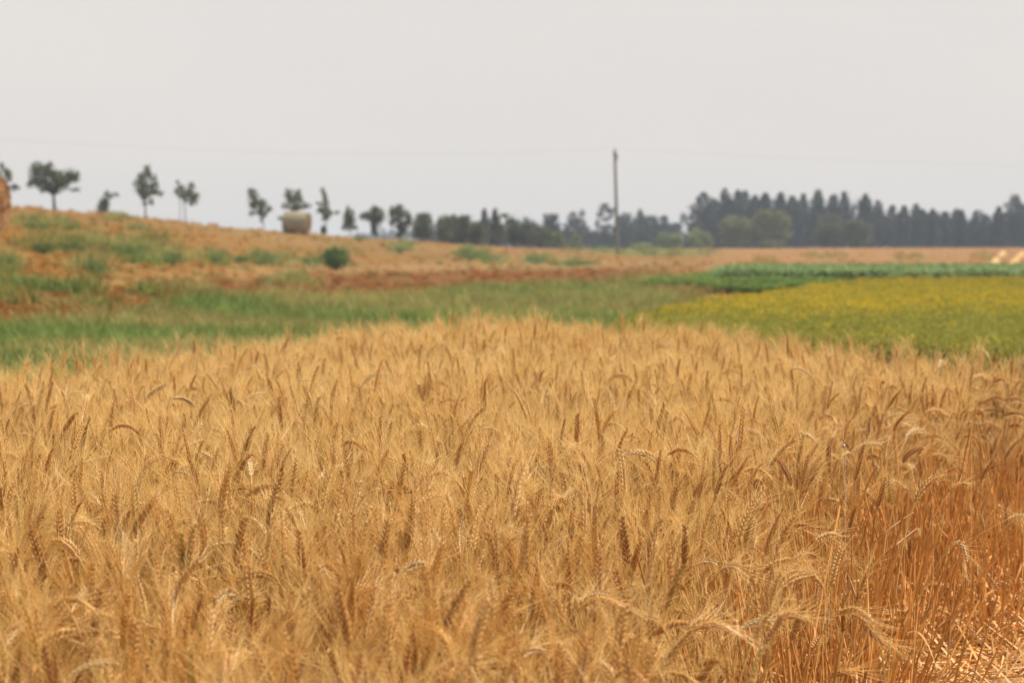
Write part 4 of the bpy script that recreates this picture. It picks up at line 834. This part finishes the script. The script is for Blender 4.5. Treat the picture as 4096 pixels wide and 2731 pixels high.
# the rest of the wheat: one object
Xb, Yb, hb, vb = X[mask], Y[mask], hgt[mask], vi[mask]; m = len(Xb)
scatter('wheat_field', bulk, np.stack([Xb, Yb, T(Xb, Yb)], -1), np.stack([tx[mask], ty[mask], rz[mask]], -1), np.stack([np.ones(m), np.ones(m), hb/.84], -1), vb, None, 'dense ripe golden bearded wheat filling the plot')
print('wheat', m, 'heroes', N_HERO, 'things', len(wheat_things))

# ------------------------------------------------------------------ stubble and fallen straw beside the plot
def stub_mesh(seed, kind):
    r = np.random.default_rng(seed); mb = MB()
    if kind == 'stub':
        for k in range(7):
            b = np.array((*r.normal(0, .03, 2), 0)); h_ = r.uniform(.05, .17); d = np.array((*r.normal(0, .22, 2), 1.)); tube(mb, [b, b+d*h_*.5, b+d*h_], .0022, 4)
    elif kind == 'tall':
        for k in range(5):
            b = np.array((*r.normal(0, .03, 2), 0)); h_ = r.uniform(.35, .62); d = np.array((*r.normal(0, .16, 2), 1.)); e = r.normal(0, .08, 3); tube(mb, [b, b+d*h_*.5+e*.3, b+d*h_+e], .0021, 4)
            mb.merge(dry_leaf(b+d*h_*.5, r, .2, .009, 1.2))
    else:
        for k in range(12):
            a = r.random()*6.283; L_ = r.uniform(.12, .42); e = np.array((math.cos(a), math.sin(a), r.normal(0, .25))); b = np.array((*r.normal(0, .08, 2), r.uniform(.02, .19)))
            if r.random() < .4: ribbon(mb, [b-e*L_*.5, b, b+e*L_*.5-np.array((0, 0, .02))], [.003, .009, .002], nrm(np.cross(e, (0, 0.3, 1))))
            else: tube(mb, [b-e*L_*.5, b+np.array((0, 0, .01)), b+e*L_*.5], .0021, 4)
    return mb
stubs = variant_collection('stubvar', [stub_mesh(800+i, 'stub').mesh('stub', M['stub']) for i in range(5)] + [stub_mesh(810+i, 'litter').mesh('litter', M['stub']) for i in range(5)] + [stub_mesh(820+i, 'tall').mesh('tall', M['stub']) for i in range(4)])
r_ = np.random.default_rng(830); n = 34000; Y = r_.uniform(3.5, 14, n); ex = np.interp(Y, EDGE_Y, EDGE_X); X = ex - .15 + r_.random(n)*(.36*Y - ex + .5).clip(.5)
k = (X < .34*Y+.5); X, Y, ex = X[k], Y[k], ex[k]; n = len(X); off = X-ex
roll = r_.random(n); ptall = np.interp(off, [-.3, .1, .5, .9, 1.4], [.03, .10, .06, .015, .005]); plit = .72
ptall = np.where((off > .3) & (Y < 5.6), 0, ptall)
vi_ = np.where(roll < ptall, r_.integers(10, 14, n), np.where(roll < ptall+plit*(1-ptall), r_.integers(5, 10, n), r_.integers(0, 5, n)))
kd = r_.random(n) < np.where(Y > 9, .5, 1.0); b1 = fbm(X, Y, .35, 840)[:, None]
c_lo, c_hi = srgb(208, 136, 66, .8), srgb(242, 190, 110, .9); tn = (c_lo*(1-b1)+c_hi*b1)*r_.uniform(.7, 1.3, (n, 1)); lit = (vi_ >= 5) & (vi_ < 10); pl_ = (r_.random(n) < .55) & lit; tn[pl_] = tn[pl_]*.35 + srgb(246, 212, 150, .85)*.65
far_ = (Y > 7.5)[:, None]; tn = np.where(far_, srgb(198, 116, 56, .62)*r_.uniform(.75, 1.25, (n, 1)), tn)
X, Y, vi_, tn = X[kd], Y[kd], vi_[kd], tn[kd]; n = len(X)
scatter('wheat_stubble', stubs, np.stack([X, Y, T(X, Y)-.005], -1), np.stack([r_.normal(0, .1, n), r_.normal(0, .1, n), r_.uniform(0, 6.28, n)], -1), r_.uniform(.8, 1.25, n)[:, None]*np.ones(3), vi_, tn, 'orange-gold stubble and loose straw beside the standing wheat')

# single straws and blades that stand out there
def straw(pts, rad, mat, lab, cat='straw', name='broken_straw', flat=0, Y=(5, 5, 5)):
    w3 = [P(p[0], p[1], y) for p, y in zip(pts, Y)]; mb = MB(); cur = bez_curve(w3, 14); o_ = cur[0]
    if flat: ribbon(mb, cur-o_, flat*np.sin(np.linspace(.25, 2.95, 14)), nrm(np.cross(cur[-1]-cur[0], (0.2, 1, .3))))
    else: tube(mb, cur-o_, np.linspace(rad, rad*.7, 14), 6, cap=True)
    o = mb.build(name, mat, smooth=not flat); o.location = o_; return tag(o, lab, cat, 'loose straws at the edge of the plot')
SP = leafy('pale_straw', straw_color([(0, (.80, .56, .28)), (1, (.88, .68, .40))], 30), .1, .35, .5)
SB = leafy('brown_straw', straw_color([(0, (.40, .22, .07)), (1, (.46, .26, .09))], 30), .1, .4, .5)
straw([(3420, 2592), (3700, 2655), (4000, 2745)], .0026, SP, 'long thick pale straw lying across the lower right corner', Y=(5.1, 5.2, 5.3))
straw([(3400, 2600), (3660, 2668), (3840, 2735)], .0020, SB, 'thinner straw lying just under the long pale one', Y=(5.15, 5.2, 5.3))
straw([(3480, 2490), (3600, 2580), (3682, 2648)], .0017, SP, 'thin yellow straw sloping down to the long pale one', Y=(5.0, 5.1, 5.2))
straw([(3370, 2422), (3490, 2432), (3628, 2442)], .0017, SP, 'thin level pale straw above the drooping ears', Y=(5.1, 5.2, 5.3))
straw([(3495, 2170), (3570, 2105), (3655, 2048)], .0019, SB, 'brown broken stem slanting up beside the edge stalks', Y=(4.9, 4.9, 5.0))
straw([(3540, 2215), (3600, 2165), (3670, 2110)], .0023, SB, 'thicker brown broken stem slanting up, right of the other', Y=(4.8, 4.8, 4.9))
straw([(3668, 2108), (3678, 2120), (3680, 2146)], .002, SP, 'short white leaf tip hanging from the thicker brown broken stem', 'leaf', 'dead_leaf', .008, Y=(4.85, 4.85, 4.85))
straw([(3380, 2245), (3450, 2290), (3468, 2340)], .002, SP, 'curved yellow dead leaf beside the edge stalks', 'leaf', 'dead_leaf', .010, Y=(4.9, 4.9, 4.9))
straw([(3560, 2350), (3605, 2285), (3610, 2380)], .002, M['leaf'], 'hooked brown dead leaf in the thin edge of the plot', 'leaf', 'dead_leaf', .009, Y=(5.2, 5.2, 5.2))
straw([(3700, 2500), (3780, 2610), (3830, 2700)], .0018, SP, 'pale straw leaning down to the right in the stubble', Y=(5.6, 5.5, 5.4))
straw([(3317, 2375), (3314, 2460), (3312, 2555)], .0017, leafy('grey_stem', lambda n: cmix(n, .5, (.42, .45, .36), (.45, .48, .40)), .05, .4, .5), 'grey-green bare stem standing upright among the edge stalks', Y=(4.7, 4.7, 4.7))
# small pale husk perched above an ear
hp = P(3374, 1782, 4.9); mb = MB(); t = np.linspace(-1, 1, 9); tube(mb, np.stack([t*.001, 0*t, t*.0055], -1), .0042*np.sqrt(np.maximum(1-t**2, .02)), 10)
tube(mb, [(0.002, 0, -.005), (.004, 0, -.03), (.006, .0, -.09), (.006, 0, -.85+.0)], .0007, 4)
hk = mb.build('seed_husk', leafy('husk', lambda n: ramp(n, noise(n, 250, 2), [(.4, (.22, .21, .19)), (.6, (.78, .76, .72))]), .1, .6, .3), smooth=True); hk.location = hp
tag(hk, 'tiny pale grey husk perched above the golden ears near the right', 'seed husk')

# ------------------------------------------------------------------ haze
hb_ = MB(); x0, x1, y0, y1, z0, z1 = -6200, 6200, -75, 1650, -1.2, 16
v = [(x, y, z) for x in (x0, x1) for y in (y0, y1) for z in (z0, z1)]
hb_.add(v, [(0, 1, 3, 2), (4, 6, 7, 5), (0, 4, 5, 1), (2, 3, 7, 6), (0, 2, 6, 4), (1, 5, 7, 3)])
m, nn_, o_ = new_mat('haze'); pv = nn_.nodes.new('ShaderNodeVolumePrincipled'); pv.inputs['Density'].default_value = .0005; pv.inputs['Color'].default_value = (.77, .87, 1.0, 1); pv.inputs['Anisotropy'].default_value = 0.0
nn_.links.new(pv.outputs[0], o_.inputs['Volume']); hz = hb_.build('haze', m); tag(hz, 'thin smoky haze over the fields', None, None, 'stuff')
